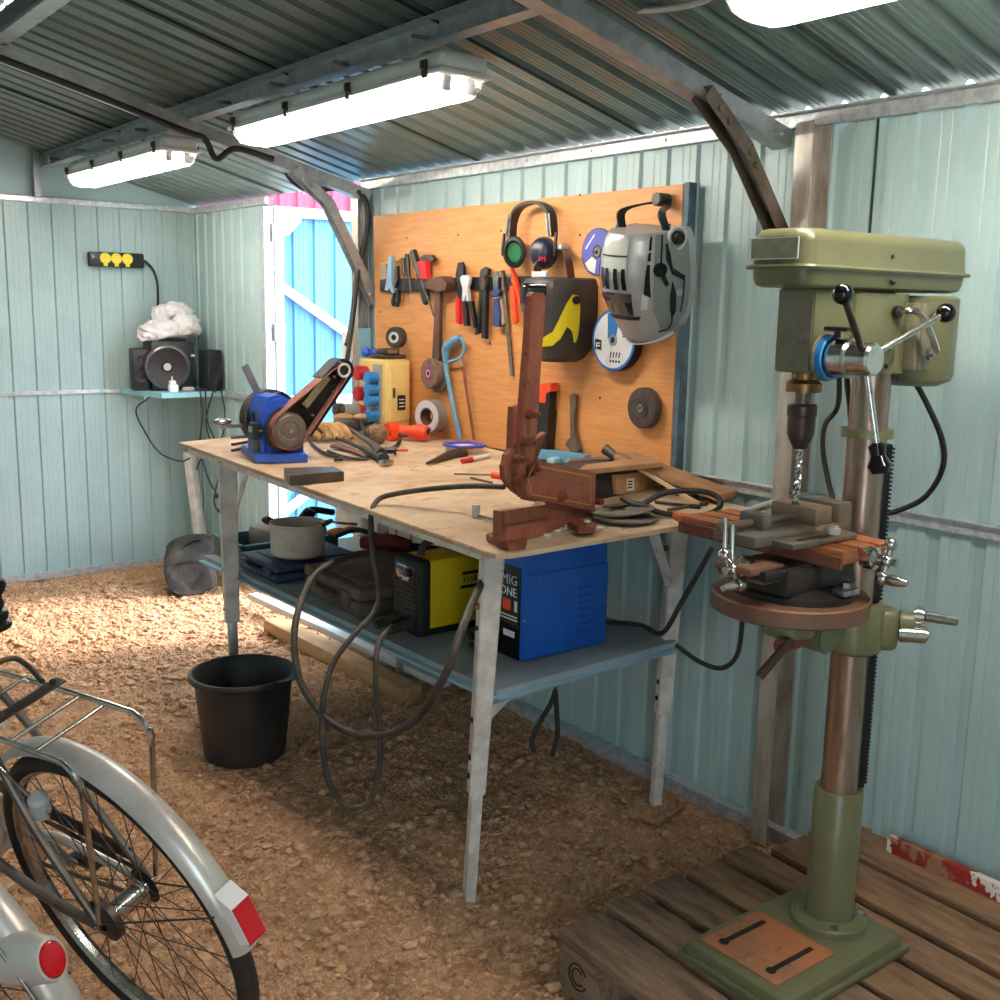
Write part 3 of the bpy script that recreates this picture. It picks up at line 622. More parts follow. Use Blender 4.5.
for k in range(5):
    a_,c_=q[k],q[(k+1)%5]; d_=math.hypot(c_[0]-a_[0],c_[1]-a_[1]); nx,nz=-(c_[1]-a_[1])/d_*.0012,(c_[0]-a_[0])/d_*.0012
    b.prism([(a_[0]-nx,a_[1]-nz),(c_[0]-nx,c_[1]-nz),(c_[0]+nx,c_[1]+nz),(a_[0]+nx,a_[1]+nz)],.0402,.0408,FS,OS)
b.build('pinstripe',m_lineY,t)
b=MB(); b.prism([(0.0205,1.0917),(0.0669,1.526),(0.0755,1.5355),(0.1221,1.5341),(0.1321,1.5249),(0.0983,1.1633),(0.0914,1.11)],.002,.020,FS,OS,bev=.003); b.build('handle_bar',m_rustp,t)
b=MB(); b.prism([(0.0187,1.2673),(0.0501,1.27),(0.0456,1.1623),(0.0144,1.1534)],-.012,.004,FS,OS,bev=.002); b.build('handle_strap',m_rustp,t)
b=MB(); b.prism([(-0.0106,1.1569),(0.0156,1.1709),(0.1089,1.1519),(0.1293,1.1274),(0.1068,1.0977),(0.0667,1.0459),(0.0244,1.0664),(-0.0081,1.0947),(-0.0184,1.1317)],-.006,.012,FS,OS,bev=.004); b.build('linkage',m_rust,t)
b=MB(); b.prism([(-0.0517,1.1364),(-0.0309,1.1599),(-0.0047,1.1643),(-0.0085,1.1505),(-0.0253,1.1287),(-0.0151,1.0942),(0.0126,1.0714),(-0.0236,1.0834),(-0.0463,1.1076)],.012,.022,FS,OS,bev=.003); b.build('linkage_cheek',m_rust,t)
b=MB(); b.prism([(0.1102,1.1755),(0.1721,1.1948),(0.1772,1.1918),(0.1535,1.1764),(0.1407,1.1402),(0.1166,1.1403)],-.01,.006,FS,OS); b.build('stop_lever',m_rust,t)
for (uu,vv) in [(0.0521,1.2504),(0.0368,1.1849),(0.0022,1.1479),(0.0629,1.1195),(-0.0001,1.0957),(0.1942,1.0331)]:
    p=FS@V((uu,vv,.022))+V(OS); dd=FS@V((0,0,1)); R_=.012 if vv<1.04 else .0085
    b=MB(); b.cyl(p,p+dd*.018,R_*1.3,seg=16); b.cyl(p+dd*.018,p+dd*.03,R_,seg=6); b.cyl(p+dd*.03,p+dd*.037,R_*.5,seg=8); b.build('pivot_bolt',m_rust,t)
# box section, wood and cardboard beside the shear
t=thing('cardboard_box','long black and brown cardboard box with a white barcode label beside the shear','box',(2.15,2.40,tz(2.15,2.4)))
zb=tz(2.1,2.35)+.002
AB=10; FBx=FV(AB); OB=(2.0,2.245,0)
b=MB(); b.prism([(-0.0473,0.9505),(-0.0521,1.0526),(0.4183,1.0249),(0.4575,0.9484),(0.1659,0.9539),(0.1093,0.9341)],-.17,0,FBx,OB,bev=.003); b.build('box_body',mat('black_printed_card',(36,34,32),.8,c2=(60,52,46),ns=8),t)
b=MB(); b.prism([(0.1602,1.024),(0.3935,1.0159),(0.4037,0.9556),(0.1714,0.9636)],.0,.012,FBx,OB,bev=.002); b.build('box_end_flap',m_card,t)
b=MB(); b.prism([(0.2177,1.0065),(0.2554,1.0056),(0.258,0.969),(0.2226,0.97)],.0122,.0128,FBx,OB); b.build('barcode_label',m_paper,t)
for k in range(3):
    b=MB(); b.prism([(0.2242,0.9999),(0.2469,0.999),(0.2472,0.9945),(0.2245,0.9954)],.0128,.0132,FBx,(OB[0],OB[1],-k*.009)); b.build('label_print',m_ink,t)
# wood piece on the box
zw=zb+.098
b=MB(); b.prism([(1.9796,2.2334),(2.3223,2.228),(2.3964,2.347),(2.0891,2.3142)],1.040,1.054,FZ,bev=.003); tag(b.build('wood_offcut',m_woodl,at=(2.2,2.5,1.04)),'pale plank offcut lying on top of the cardboard box','plank')
# leaning boards to the right
t0=V((2.36,2.2975,1.0405)); t1=V((2.4233,2.0062,0.965))
b=MB(); b.bar(V((2.325,2.40,1.050)),V((2.375,2.02,.978)),.10,.022,up=(0,0,1),bev=.003); tag(b.build('sloping_board',m_woodl,at=(2.35,2.2,.98)),'brown board sloping down from the box to the bench end by the wall','board')
b=MB(); b.bar(V((2.27,2.33,1.048)),V((2.265,2.03,.965)),.010,.008,up=(1,0,0)); tag(b.build('thin_stick',mat('pale_pine_strip',(222,192,152),.7),at=(2.27,2.2,.96)),'thin pale wood strip leaning on the box above the cable coil','stick')
# coil of black cable
cc=V((2.2402,2.0375,0.9544))
b=MB(); b.tube([(2.019,2.1206,0.9627),(2.0528,2.0695,0.9649),(2.0967,2.0538,0.9881),(2.1383,2.0387,1.006),(2.2008,2.0049,1.0125),(2.2363,1.9638,1.0085),(2.2411,1.9312,0.9935),(2.2193,1.9176,0.9729),(2.1749,1.9232,0.96),(2.1318,1.9552,0.955),(2.0836,1.9941,0.963),(2.0629,2.0382,0.9744),(2.054,2.0716,0.9783),(2.0571,2.1224,0.9868)],.008,8,6); tag(b.build('cable_coil',m_rubber,at=tuple(cc)),'coiled black cable lying on the bench end before the drill press','cable')
# sanding discs and small stuff
for k,(u,lab) in enumerate((((1.985,2.035),'grey abrasive disc lying flat on the bench edge, beneath another disc'),((2.01,2.07),'grey abrasive disc lying tilted on top of another at the bench edge'))):
    z_=tz(*u)+.003+k*.012; b=MB(); b.lathe([(.011,0),(.085,0),(.088,.003),(.085,.006),(.011,.004),(.011,0)],(u[0],u[1],z_),(.03-.12*k,.02+.06*k,1),32); tag(b.build('abrasive_disc',mat('grey_brown_abrasive',(112,102,92),.9,c2=(82,74,68),ns=30),at=(u[0],u[1],z_)),lab,'abrasive disc','abrasive discs on the bench edge')
b=MB(); b.bar((1.97,2.09,.975),(2.11,2.11,.972),.03,.006,bev=.002); tag(b.build('metal_strip',m_dsteel,at=(2.03,2.1,.972)),'short dark metal strip lying across the abrasive discs','metal strip')
# hammer-like scraper behind the box
t=thing('claw_hammer','brown hammer lying behind the wood offcut against the tool board','hammer',(2.32,2.55,1.0))
b=MB(); b.tube([(2.3,2.611,1.0085),(2.3,2.5156,1.0269),(2.32,2.4451,1.0343)],.010,10); b.build('handle',m_handle,t)
b=MB(); b.cyl((2.28,2.4408,1.0751),(2.3,2.4066,1.0498),.017,.014,bev=.002); b.tube([(2.3,2.4157,1.0518),(2.3,2.3801,1.053),(2.3,2.3405,1.0486)],lambda q:.015-.008*q,8); b.build('head',m_frame,t)
# blue pipe/level along the board
b=MB(); b.bar(V((2.36,2.8415,0.9997))+V((0,0,.004)),V((2.36,2.6004,1.0089))+V((0,0,.004)),.03,.035,bev=.003); tag(b.build('spirit_level',m_bluepipe,at=(2.36,2.8,1.0)),'worn pale blue level lying along the foot of the tool board','spirit level')
t=thing('tape_measure','pale blue and grey tape measure beside the shear handle','tape measure',(2.2,2.62,.985))
b=MB(); b.box((2.3304,2.7323,0.9919),(.06,.035,.032),rot=eul(0,0,.3),bev=.01); b.build('case',mat('pale_cyan_plastic',(150,190,206),.5),t)
b=MB(); p=V((2.3893,2.6812,0.9731))+V((-.06,-.02,.018)); b.lathe([(0,0),(.018,0),(.02,.006),(.018,.012),(0,.012)],p,(0,-1,.2),20); b.build('reel',m_grey,t)
# lid, brush, marker, screwdriver, drill bit
t=thing('container_lid','translucent tub lid with violet-blue rim lying by the tool board','lid',(2.2941,3.2117,0.9819))
p=V((2.259,3.1562,0.9796))
m_vio=mat('violet_blue_plastic',(72,74,190),.4)
FL=FZ
def rrect(w,h,r,n=5,cx=0,cy=0):
    o=[]
    for (sx,sy,a) in ((1,1,0),(-1,1,90),(-1,-1,180),(1,-1,270)):
        for k in range(n+1):
            q=math.radians(a+90*k/n); o.append((cx+sx*(w/2-r)+r*math.cos(q),cy+sy*(h/2-r)+r*math.sin(q)))
    return o
b=MB(); o1=[(p.x+a,p.y+c,p.z+.026) for a,c in rrect(.115,.13,.03)]; b.tube(o1,.006,8,1,closed=True); b.build('rim',m_vio,t)
b=MB(); b.prism(rrect(.105,.12,.028,cx=p.x,cy=p.y),p.z+.012,p.z+.022,FZ); b.build('lid_panel',mat('pinkish_white_plastic',(226,206,196),.6),t)
b=MB(); b.prism(rrect(.10,.115,.028,cx=p.x,cy=p.y),p.z+.001,p.z+.013,FZ); b.build('lid_skirt',mat('translucent_white_plastic',(206,216,230),.4),t)
t=thing('wire_brush','dark scraper brush with a yellow wooden handle pointing at the lid','brush',(2.1374,3.0393,0.9734))
b=MB(); P=[V(q)+V((0,0,.012)) for q in [(1.9837,2.9828,0.9675),(2.0726,3.0363,0.9714),(2.1517,3.078,0.9747),(2.213,3.0855,0.9767)]]; b.tube(P,lambda q:.005+.013*min(1,q*1.5),10); b.build('brush_head',m_dsteel,t)
P=[V(q)+V((0,0,.014)) for q in [(2.2101,3.0875,0.9766),(2.252,3.1093,0.9784),(2.3009,3.1276,0.9802)]]; b=MB(); b.tube(P,.013,10); b.build('handle',mat('yellow_wood_handle',(206,160,76),.6),t)
t=thing('marker_pen','white marker pen with a red cap on the bench','marker',(2.1831,2.9841,0.9735))
P=[V(q)+V((0,0,.009)) for q in [(2.1126,2.9623,0.9709),(2.1631,2.9742,0.9727),(2.2588,3.0046,0.9763)]]; b=MB(); b.cyl(P[0],P[1],.009,bev=.002); b.build('cap',m_red,t); b=MB(); b.cyl(P[1],P[2],.008,bev=.002); b.build('barrel',m_wplas,t)
t=thing('screwdriver','screwdriver with an orange-red handle lying behind the shear linkage','screwdriver',(2.0321,2.6958,0.9627))
P=[V(q)+V((0,0,.010)) for q in [(1.9575,2.7878,0.9625),(2.0472,2.7054,0.9633),(2.0637,2.654,0.9627)]]; b=MB(); b.cyl(P[0],P[1],.003,seg=8); b.build('blade',m_frame,t); b=MB(); b.cyl(P[1],P[2],.012,bev=.003); b.build('handle',m_orange,t)
t0=[V(q)+V((0,0,.004)) for q in [(1.9826,2.73,0.9619),(1.989,2.628,0.9599)]]; b=MB(); b.cyl(t0[0],t0[1],.004,seg=8); tag(b.build('drill_bit',m_frame,at=tuple(t0[0])),'twist drill bit lying near the red screwdriver','drill bit')
t=thing('socket_key','steel T-handled rod lying left of the shear stand','socket wrench',(1.6768,2.2835,0.9429))
P=[V(q)+V((0,0,.008)) for q in [(1.6768,2.2835,0.9429),(1.6854,2.1933,0.9412)]]; b=MB(); b.cyl(P[0],P[1],.004,seg=8); b.build('rod',m_steel,t); b=MB(); b.cyl(P[0]-V((0,0,.006)),P[0]+V((0,0,.028)),.011,seg=12); b.build('socket',m_lgrey,t)
t=thing('small_plug','small red and steel bit holder on the bench beside the discs','bit holder',(2.059,2.212,0.9528))
P=[V(q)+V((0,0,.008)) for q in [(2.0535,2.2481,0.9535),(2.0609,2.2267,0.9532),(2.0636,2.2087,0.9529)]]; b=MB(); b.cyl(P[0],P[1],.005,seg=8); b.build('shank',m_steel,t); b=MB(); b.cyl(P[1],P[2],.010); b.build('grip',m_dred,t)
for k,(s,lab) in enumerate((([(2.1969,2.1315,0.9552),(2.2402,2.0375,0.9544)],'long dark drill bit inside the cable coil'),([(2.3274,2.1741,0.9601),(2.3461,2.1438,0.9599)],'short bright drill bit behind the cable coil'),([(2.1524,2.0375,0.9518),(2.2829,2.0391,0.9557)],'thick drill bit crossing the near side of the coil'))):
    P=[V(q)+V((0,0,.006)) for q in s]; b=MB(); b.cyl(P[0],P[1],.0045,seg=8); b.cyl(P[1],P[1]+(P[1]-P[0]).normalized()*.03,.007,seg=8); tag(b.build('drill_bit',m_frame if k else m_dsteel,at=tuple(P[0])),lab,'drill bit')
# cream distribution box with blue and red sockets
yb=3.69; t=thing('power_distribution_box','cream yellow power distribution box with blue and red sockets on the bench by the door','power box',(2.3,3.78,1.0))
A=[(2.2561,1.0576),(2.2559,1.2836),(2.3731,1.274),(2.3791,1.0683)]
b=MB(); x0_,x1_=A[0][0],A[2][0]; z1_=A[1][1]; z0_=tz(2.3,3.85)+.002
b.box(((x0_+x1_)/2,yb+.11,(z0_+z1_)/2),(x1_-x0_,.22,z1_-z0_),bev=.012,seg=3); b.build('box_shell',m_cream,t)
b=MB(); b.box(((x0_+x1_)/2,yb-.004,(z0_+z1_)/2+.01),(x1_-x0_-.03,.012,z1_-z0_-.06),bev=.005); b.build('front_cover',m_cream,t)
b=MB(); b.box((x0_-.004,yb+.06,(z0_+z1_)/2+.005),(.012,.06,z1_-z0_-.05),bev=.004); b.build('breaker_window',m_grey,t)
b=MB(); b.box((x0_+.065,yb-.0115,z0_+.115),(.036,.003,.06)); b.build('rating_label',m_ink,t)
b=MB(); b.box((x0_+.03,yb-.0115,z0_+.155),(.012,.004,.04),bev=.0015); b.build('cover_slot',m_frame,t)
b=MB()
for k in range(3): b.box((x0_+.065,yb-.0135,z0_+.10+k*.014),(.024,.001,.004))
b.build('label_print',m_wink,t)
for k,v in enumerate((367,381,393,409)):
    p=V((0,0,0))
    zz=(1.212,1.165,1.12,1.06)[k]
    b=MB(); b.cyl((x0_,yb+.055,zz),(x0_-.045,yb+.055,zz),.022,.024,seg=16); b.cyl((x0_-.045,yb+.055,zz),(x0_-.058,yb+.055,zz),.027,seg=8,bev=.003); b.build('blue_socket_cap',m_sblue,t)
for zz in (1.225,1.14):
    b=MB(); b.cyl((x0_,yb+.15,zz),(x0_-.05,yb+.15,zz),.028,.03,seg=16,bev=.003); b.build('red_socket_cap',m_sred,t)
t=thing('power_plug','grey and red industrial plug pushed into the cream box, cord rising behind','plug',(x0_-.1,yb+.15,1.06))
b=MB(); b.cyl((x0_-.03,yb+.13,1.065),(x0_-.06,yb+.13,1.068),.034,bev=.003); b.build('red_collar',m_sred,t)
b=MB(); b.cyl((x0_-.06,yb+.13,1.068),(x0_-.14,yb+.12,1.08),.031,.026,bev=.003); b.build('plug_body',m_grey,t); b=MB(); b.cyl((x0_-.135,yb+.12,1.08),(x0_-.165,yb+.117,1.085),.03,.024,bev=.004); b.build('cable_gland',m_dsteel,t)
# tin and roller on the cream box
zt_=z1_+.002; xm=(x0_+x1_)/2
t=thing('clamp_block','small steel clamp block on top of the cream box','clamp',(xm,yb+.1,zt_))
b=MB(); b.box((xm,yb+.08,zt_+.008),(.11,.10,.016),bev=.004); b.box((xm,yb+.08,zt_+.028),(.075,.06,.026),bev=.006); b.build('body',m_dsteel,t)
b=MB(); b.box((xm,yb+.045,zt_+.028),(.05,.008,.018),bev=.003); b.build('jaw',m_steel,t)
b=MB(); b.sph((x0_-.02+.03,yb+.17,zt_+.02),(.022,.022,.02),10); b.sph((x0_+.03,yb+.15,zt_+.022),(.016,.016,.02),8); tag(b.build('blue_cap',m_blue,at=(x0_,yb+.17,zt_)),'dark blue plastic knob on the far corner of the cream box','knob')
# tape roll leaning on the board
t=thing('tape_roll','wide grey duct tape roll standing against the foot of the tool board','tape roll',(2.3,3.62,1.0))
p=V((2.325,3.4639,1.0792)); ax=V((-.97,-.22,0)).normalized()
b=MB(); b.lathe([(.034,-.02),(.062,-.02),(.064,-.018),(.064,.028),(.062,.03),(.034,.03),(.034,-.02)],p,ax,36); b.build('tape',mat('grey_brown_tape',(140,126,116),.55),t)
b=MB(); b.lathe([(.033,.0302),(.061,.0302),(.061,.0308),(.033,.0308)],p,ax,36); b.build('tape_side',mat('pale_tape_side',(196,192,194),.6),t)
b=MB(); b.lathe([(.028,-.02),(.034,-.02),(.034,.031),(.028,.031),(.028,-.02)],p,ax,36); b.build('core',m_handle,t)
# orange angle grinder
t=thing('angle_grinder','orange-red corded power tool lying by the tape roll','power tool',(2.22,3.55,.99))
P=[V(q)+V((0,0,.035)) for q in [(2.1609,3.5268,0.9848),(2.2086,3.5239,0.9862),(2.2431,3.4711,0.9861),(2.2742,3.4209,0.9859)]]
b=MB(); b.tube(P,lambda q:.034-.010*q+.006*math.sin(q*9),14); b.build('body',m_orange,t)
b=MB(); b.tube([P[0]+V((.0,-.02,-.005)),P[1]+V((.0,-.03,-.012)),P[2]+V((.02,-.03,-.01))],.008); b.build('switch_bar',m_black,t)
b=MB(); b.tube([P[3],P[3]+V((.02,.02,.01)),V((2.3991,3.5164,0.9917))+V((0,0,.03)),V((2.5664,3.8771,1.0047))+V((-.1,-.06,.05)),V((2.4739,4.013,1.0049))+V((-.25,-.2,.05)),V((2.107,3.5927,0.9846))+V((0,0,.02))],.009); b.build('cord',m_rubber,t)
# ball of twine
t=thing('twine_ball','ball of brown twine on the cluttered bench','ball of twine',(2.1293,3.5482,0.9843))
p=V((2.0925,3.4868,0.9819))+V((0,0,.036)); m_tw=mat('brown_twine',(150,122,90),.9,c2=(116,90,64),ns=40,bump=.5,bs=90)
b=MB(); b.sph(p,.035,16); b.build('core',m_tw,t)
b=MB()
random.seed(5)
for k in range(16):
    R_=eul(random.uniform(0,.6),random.uniform(0,.6),0)@eul(0,0,k); R_=eul(random.gauss(.9,.25),random.gauss(0,.3),k*.39)
    b.tube([p+R_@V((math.cos(a)*.036,math.sin(a)*.036,(k%4-1.5)*.004)) for a in [i*2*PI/16 for i in range(16)]],.003,5,1,closed=True)
b.build('twine_winding',m_tw,t)
# gloves
t=thing('work_glove','worn tan leather work glove on the bench behind the belt arm','glove',(2.0168,3.7134,0.9846))
p=V((1.9931,3.6698,0.9829))+V((0,0,.03))
b=MB(); b.sph(p+V((-.06,.05,.0)),(.06,.05,.024),16,eul(0,0,.5))
for k in range(4): 
    q=p+V((-.05+.029*k,.015-.004*k,.014-.002*k)); b.tube([q+V((-.01,.05,-.004)),q+V((.0,.0,.016)),q+V((.006,-.05,.004)),q+V((.010,-.075-.01*(k%2),-.026))],lambda s:.0145-.003*s*s,8)
b.tube([p+V((-.09,.03,0)),p+V((-.075,-.015,.005)),p+V((-.06,-.045,-.015))],.013,8); b.build('leather_shell',m_tan,t)
b=MB(); b.sph(p+V((-.11,.09,-.005)),(.05,.05,.02),12); b.build('cuff',m_blackd,t)
t=thing('dark_glove','dark work glove crumpled at the back of the clutter','glove',(2.2476,3.9471,0.9967))
p=V((2.125,3.764,0.989))+V((0,0,.035)); b=MB(); b.sph(p,(.07,.05,.03),14,eul(0,.2,.3)); b.sph(p+V((.08,.02,.01)),(.05,.04,.022),12); b.build('shell',m_blackd,t)
b=MB(); b.sph(p+V((-.01,.02,.03)),(.045,.03,.018),12); b.sph(p+V((.06,.0,.03)),(.035,.025,.014),12); b.build('palm_patch',m_tan,t)
# leather sheath / chisels, probes, clamps cable
t=thing('jumper_clamp','dark cable clamp with a black grip lying across the bench clutter','clamp',(1.9471,3.2925,0.9732))
P=[V(q)+V((0,0,.03)) for q in [(2.1579,3.8714,0.9923),(2.0721,3.6163,0.9841),(1.9853,3.343,0.9755),(1.9092,3.1485,0.9689)]]; b=MB(); b.tube(P,lambda q:.007+.012*q*q,10); b.build('lower_grip',m_rubberd,t)
b=MB(); b.tube([V(q)+V((0,0,.018)) for q in [(1.9854,3.6166,0.9815),(1.9566,3.415,0.9762),(1.9215,3.2357,0.9712),(1.8949,3.1119,0.9677)]],lambda q:.006+.014*q*q,10); b.build('upper_grip',m_blackd,t)
b=MB(); b.box(V((1.8809,3.076,0.9665))+V((0,0,.012)),(.05,.03,.016),rot=eul(0,0,.4),bev=.004); b.build('clamp_jaw',m_steel,t)
t=thing('test_probe','black test probe with a red tip pointing right','probe',(1.98,3.2449,0.9732))
P=[V(q)+V((0,0,.02)) for q in [(1.9539,3.2628,0.9728),(2.0061,3.227,0.9736)]]; b=MB(); b.tube([P[0],P[0].lerp(P[1],.5),P[1]],lambda q:.009+.004*q,10); b.cyl(P[1]-V((.001,0,0)),P[1]+(P[1]-P[0]).normalized()*.008,.018); b.build('grip',m_black,t)
P2=V((2.0468,3.1992,0.9742))+V((0,0,.02)); b=MB(); b.cyl(P[1],P2,.004,seg=8); b.build('tip',m_red,t)
P=[V(q)+V((0,0,.012)) for q in [(1.9045,3.4771,0.976),(1.9155,3.3648,0.9739),(1.8841,3.213,0.9696)]]; b=MB(); b.tube(P,lambda q:.02-.012*q,8,flat=.4); tag(b.build('leather_sheath',mat('brown_leather',(112,76,60),.7,c2=(86,56,46),ns=12),at=tuple(P[0])),'brown leather sheath lying among the cables','sheath')
P=[V(q)+V((0,0,.010)) for q in [(1.8855,3.6274,0.9788),(1.8258,3.4519,0.9731),(1.8014,3.318,0.9694),(1.8066,3.2425,0.9679),(1.7682,3.222,0.9663)]]; b=MB(); b.tube(P,.006); tag(b.build('loose_wire',m_rubber,at=tuple(P[0])),'short black wire curling out from under the gloves','cable')
P=[V(q)+V((0,0,.010)) for q in [(1.835,3.3944,0.9721),(1.8247,3.2538,0.9687),(1.8531,3.187,0.9681),(1.9301,3.2298,0.9714),(2.056,3.3209,0.9771),(2.1639,3.4383,0.983)]]; b=MB(); b.tube(P,.006); tag(b.build('test_lead',m_rubber,at=tuple(P[0])),'black lead running in front of the twine ball','cable')
# pale offcuts / swarf
random.seed(9); b=MB()
for k in range(26):
    u_,v_=random.uniform(1.64,1.9),random.uniform(2.0,2.12); b.box((u_,v_,tz(u_,v_)+.002),(random.uniform(.008,.035),random.uniform(.006,.014),.003),rot=eul(random.uniform(-.2,.2),0,random.uniform(0,3)))
o=b.build('paper_scraps',m_paper,kind='stuff',at=(1.75,2.05,.94)); tag(o,'torn white paper scraps around the shear feet','paper scraps')
# welding lead draped on the bench

# ------------------------------------------------------------------ tool board on the wall
XBD=2.395
pb=thing('tool_board','large orange wood tool board fixed to the right wall above the bench','tool board',(2.41,3.15,1.0))
BP=[(-4.0303,1.8587),(-2.2691,1.8519),(-2.2763,1.0314),(-3.9578,0.9279)]
def bc(p): return (p[0],p[1])
b=MB(); b.prism([(-4.02,1.862),(-2.268,1.862),(-2.268,.985),(-3.99,.985)],-.030,0,FB,(XBD,0,0),bev=.001); b.build('panel',m_peg,pb)
b=MB(); b.prism([(-2.266,1.866),(-2.246,1.866),(-2.246,.985),(-2.266,.985)],-.034,-.001,FB,(XBD,0,0)); b.build('edge_strip',m_pegs,pb)
OBD=(XBD,0,0)
random.seed(3)
for q in [(-3.7581,1.7632),(-3.404,1.7612),(-3.1389,1.7648),(-3.966,1.4681),(-3.059,1.4613),(-3.1923,1.3684),(-2.721,1.8608),(-2.7148,1.7345),(-2.3475,1.6237),(-3.8688,0.9715),(-2.9407,1.173),(-2.5915,1.2142),(-2.7144,1.2146),(-2.3143,1.7479)]:
    b=MB(); b.prism([(q[0]+.0045*math.cos(k*PI/4),q[1]+.0045*math.sin(k*PI/4)) for k in range(8)],0,.0008,FB,OBD); b.build('screw_hole',m_hole,pb)
# magnetic bar
t=thing('magnetic_tool_bar','long black magnetic bar holding pliers on the orange board','tool rack',(XBD-.01,3.3,1.5))
b=MB(); b.prism([(-3.9419,1.6038),(-2.8875,1.6055),(-2.8858,1.5655),(-3.9419,1.5506)],-.0005,.0165,FB,OBD,bev=.002); b.build('bar',m_black,t)
GRP=None
def prismB(s,d0,d1,bev=.0015): b=MB(); b.prism(s,d0,d1,FB,OBD,bev=bev); return b
def tool(name,label,cat,parts,group=None):
    def kk(s,d): k=1-.75*d/2.395; return [(q[0]*k,1.5+(q[1]-1.5)*k) for q in s]
    parts=[(n,m,kk(s,d1),d0,d1) for n,m,s,d0,d1 in parts]
    c=parts[0][2]; ca=sum(q[0] for q in c)/len(c); cz=sum(q[1] for q in c)/len(c)
    if len(parts)==1:
        n,m,s,d0,d1=parts[0]; o=prismB(s,d0,d1).build(name,m,at=(XBD-d0,-ca,cz)); return tag(o,label,cat,group)
    t=thing(name,label,cat,(XBD-.02,-ca,cz),None,group)
    for n,m,s,d0,d1 in parts: prismB(s,d0,d1).build(n,m,t)
    return t
def taper(a,c,w0,w1):
    a=V(a);c=V(c); d=(c-a).normalized(); n=V((-d.y,d.x)); return [tuple(a+n*w0),tuple(c+n*w1),tuple(c-n*w1),tuple(a-n*w0)]
m_lblue=mat('pale_blue_steel',(150,182,206),.4,.4)
m_bitm=mat('tan_plastic_strip',(150,126,106),.6)
tool('bit_holder','tan screwdriver bit strip at the left end of the magnetic bar','bit holder',[('strip',m_bitm,[(-3.9539,1.6569),(-3.9025,1.6641),(-3.9024,1.6034),(-3.9539,1.5998)],.015,.03),('grip',m_black,[(-3.934,1.6037),(-3.8945,1.6034),(-3.8944,1.571),(-3.9339,1.5711)],.016,.03)])
tool('open_end_spanner','pale blue open-end spanner on the magnetic bar','spanner',[('spanner',m_lblue,[(-3.887,1.6959),(-3.8637,1.6973),(-3.8633,1.5911),(-3.8399,1.5508),(-3.8553,1.5427),(-3.8788,1.5669),(-3.8944,1.5547),(-3.918,1.5588),(-3.9023,1.5872)],.0155,.034)])
tool('yellow_pencil','yellow pencil lying behind the spanner on the magnetic bar','pencil',[('pencil',m_yellow,[(-3.9499,1.669),(-3.8101,1.6861),(-3.81,1.6782),(-3.9499,1.6609)],.016,.022)])
tool('needle_nose_pliers','slim black pliers with open jaws beside the pale spanner','pliers',[('jaw',m_dsteel,[(-3.8404,1.647),(-3.8213,1.6546),(-3.8172,1.6028),(-3.8477,1.5548),(-3.8438,1.5628)],.0155,.027),('handle',m_black,[(-3.8477,1.5548),(-3.8323,1.5588),(-3.8514,1.5184),(-3.8474,1.4983),(-3.859,1.4921),(-3.8708,1.5102)],.018,.03),('handle',m_black,[(-3.8323,1.5548),(-3.8131,1.5588),(-3.8091,1.5187),(-3.8242,1.4904),(-3.8396,1.4903),(-3.8244,1.5186)],.018,.03)])
def driver(label,s0,s1,s2,w,mh,ms):
    t=thing('screwdriver',label,'screwdriver',(XBD-.03,-s1[0],s1[1]))
    d=.016+w*.9
    f=lambda q:FB@V((q[0]*(1-d/2.395),1.5+(q[1]-1.5)*(1-d/2.395),d))+V(OBD)
    b=MB(); b.cyl(f(s0),f(s1),w,w*.8,seg=10,bev=.002); b.build('handle',mh,t)
    b=MB(); b.cyl(f(s1),f(s2),w*.28,w*.22,seg=8); b.build('blade',ms,t)
    return t
g1=[(-3.7135,1.7112),(-3.6542,1.6015),(-3.5601,1.459)]; driver('big black-handled screwdriver with a long bright blade slanting right',tuple(g1[0]),tuple(g1[1]),tuple(g1[2]),.016,m_black,m_steel)
g1=[(-3.7874,1.6856),(-3.7794,1.6104),(-3.7787,1.515)]; driver('thin dark screwdriver hanging left of the big black one',tuple(g1[0]),tuple(g1[1]),tuple(g1[2]),.009,m_dsteel,m_dsteel)
g1=[(-3.7576,1.7006),(-3.742,1.6061),(-3.7188,1.4996)]; driver('medium black screwdriver with a thin blade behind the big one',tuple(g1[0]),tuple(g1[1]),tuple(g1[2]),.010,m_black,m_steel)
tool('hex_key_set','red folding hex key holder with black keys on the magnetic bar','hex keys',[('holder',m_red,[(-3.6839,1.6678),(-3.6124,1.674),(-3.5973,1.6011),(-3.6759,1.5978)],.016,.038),('key_bundle',m_black,[(-3.6542,1.5976),(-3.6043,1.5973),(-3.5961,1.5203),(-3.6172,1.5007),(-3.6316,1.5083),(-3.6462,1.5355)],.018,.032),('short_arms',m_dsteel,[(-3.6552,1.6827),(-3.6268,1.6935),(-3.5707,1.6921),(-3.5497,1.6765),(-3.5703,1.6656),(-3.6054,1.6777),(-3.6336,1.6668)],.02,.036)])
t=tool('wooden_mallet','dark brown wooden mallet hanging below the magnetic bar','mallet',[('handle',m_handle,[(-3.5477,1.555),(-3.5064,1.555),(-3.5113,1.4446),(-3.5088,1.2985),(-3.5155,1.2865),(-3.5574,1.2883),(-3.5576,1.3),(-3.546,1.4516)],.02,.036)][:1]+[('head',m_handle,[(-3.5971,1.5857),(-3.5832,1.601),(-3.4939,1.6115),(-3.453,1.585),(-3.4592,1.5588),(-3.5064,1.5512),(-3.5897,1.5626)],.012,.062)])
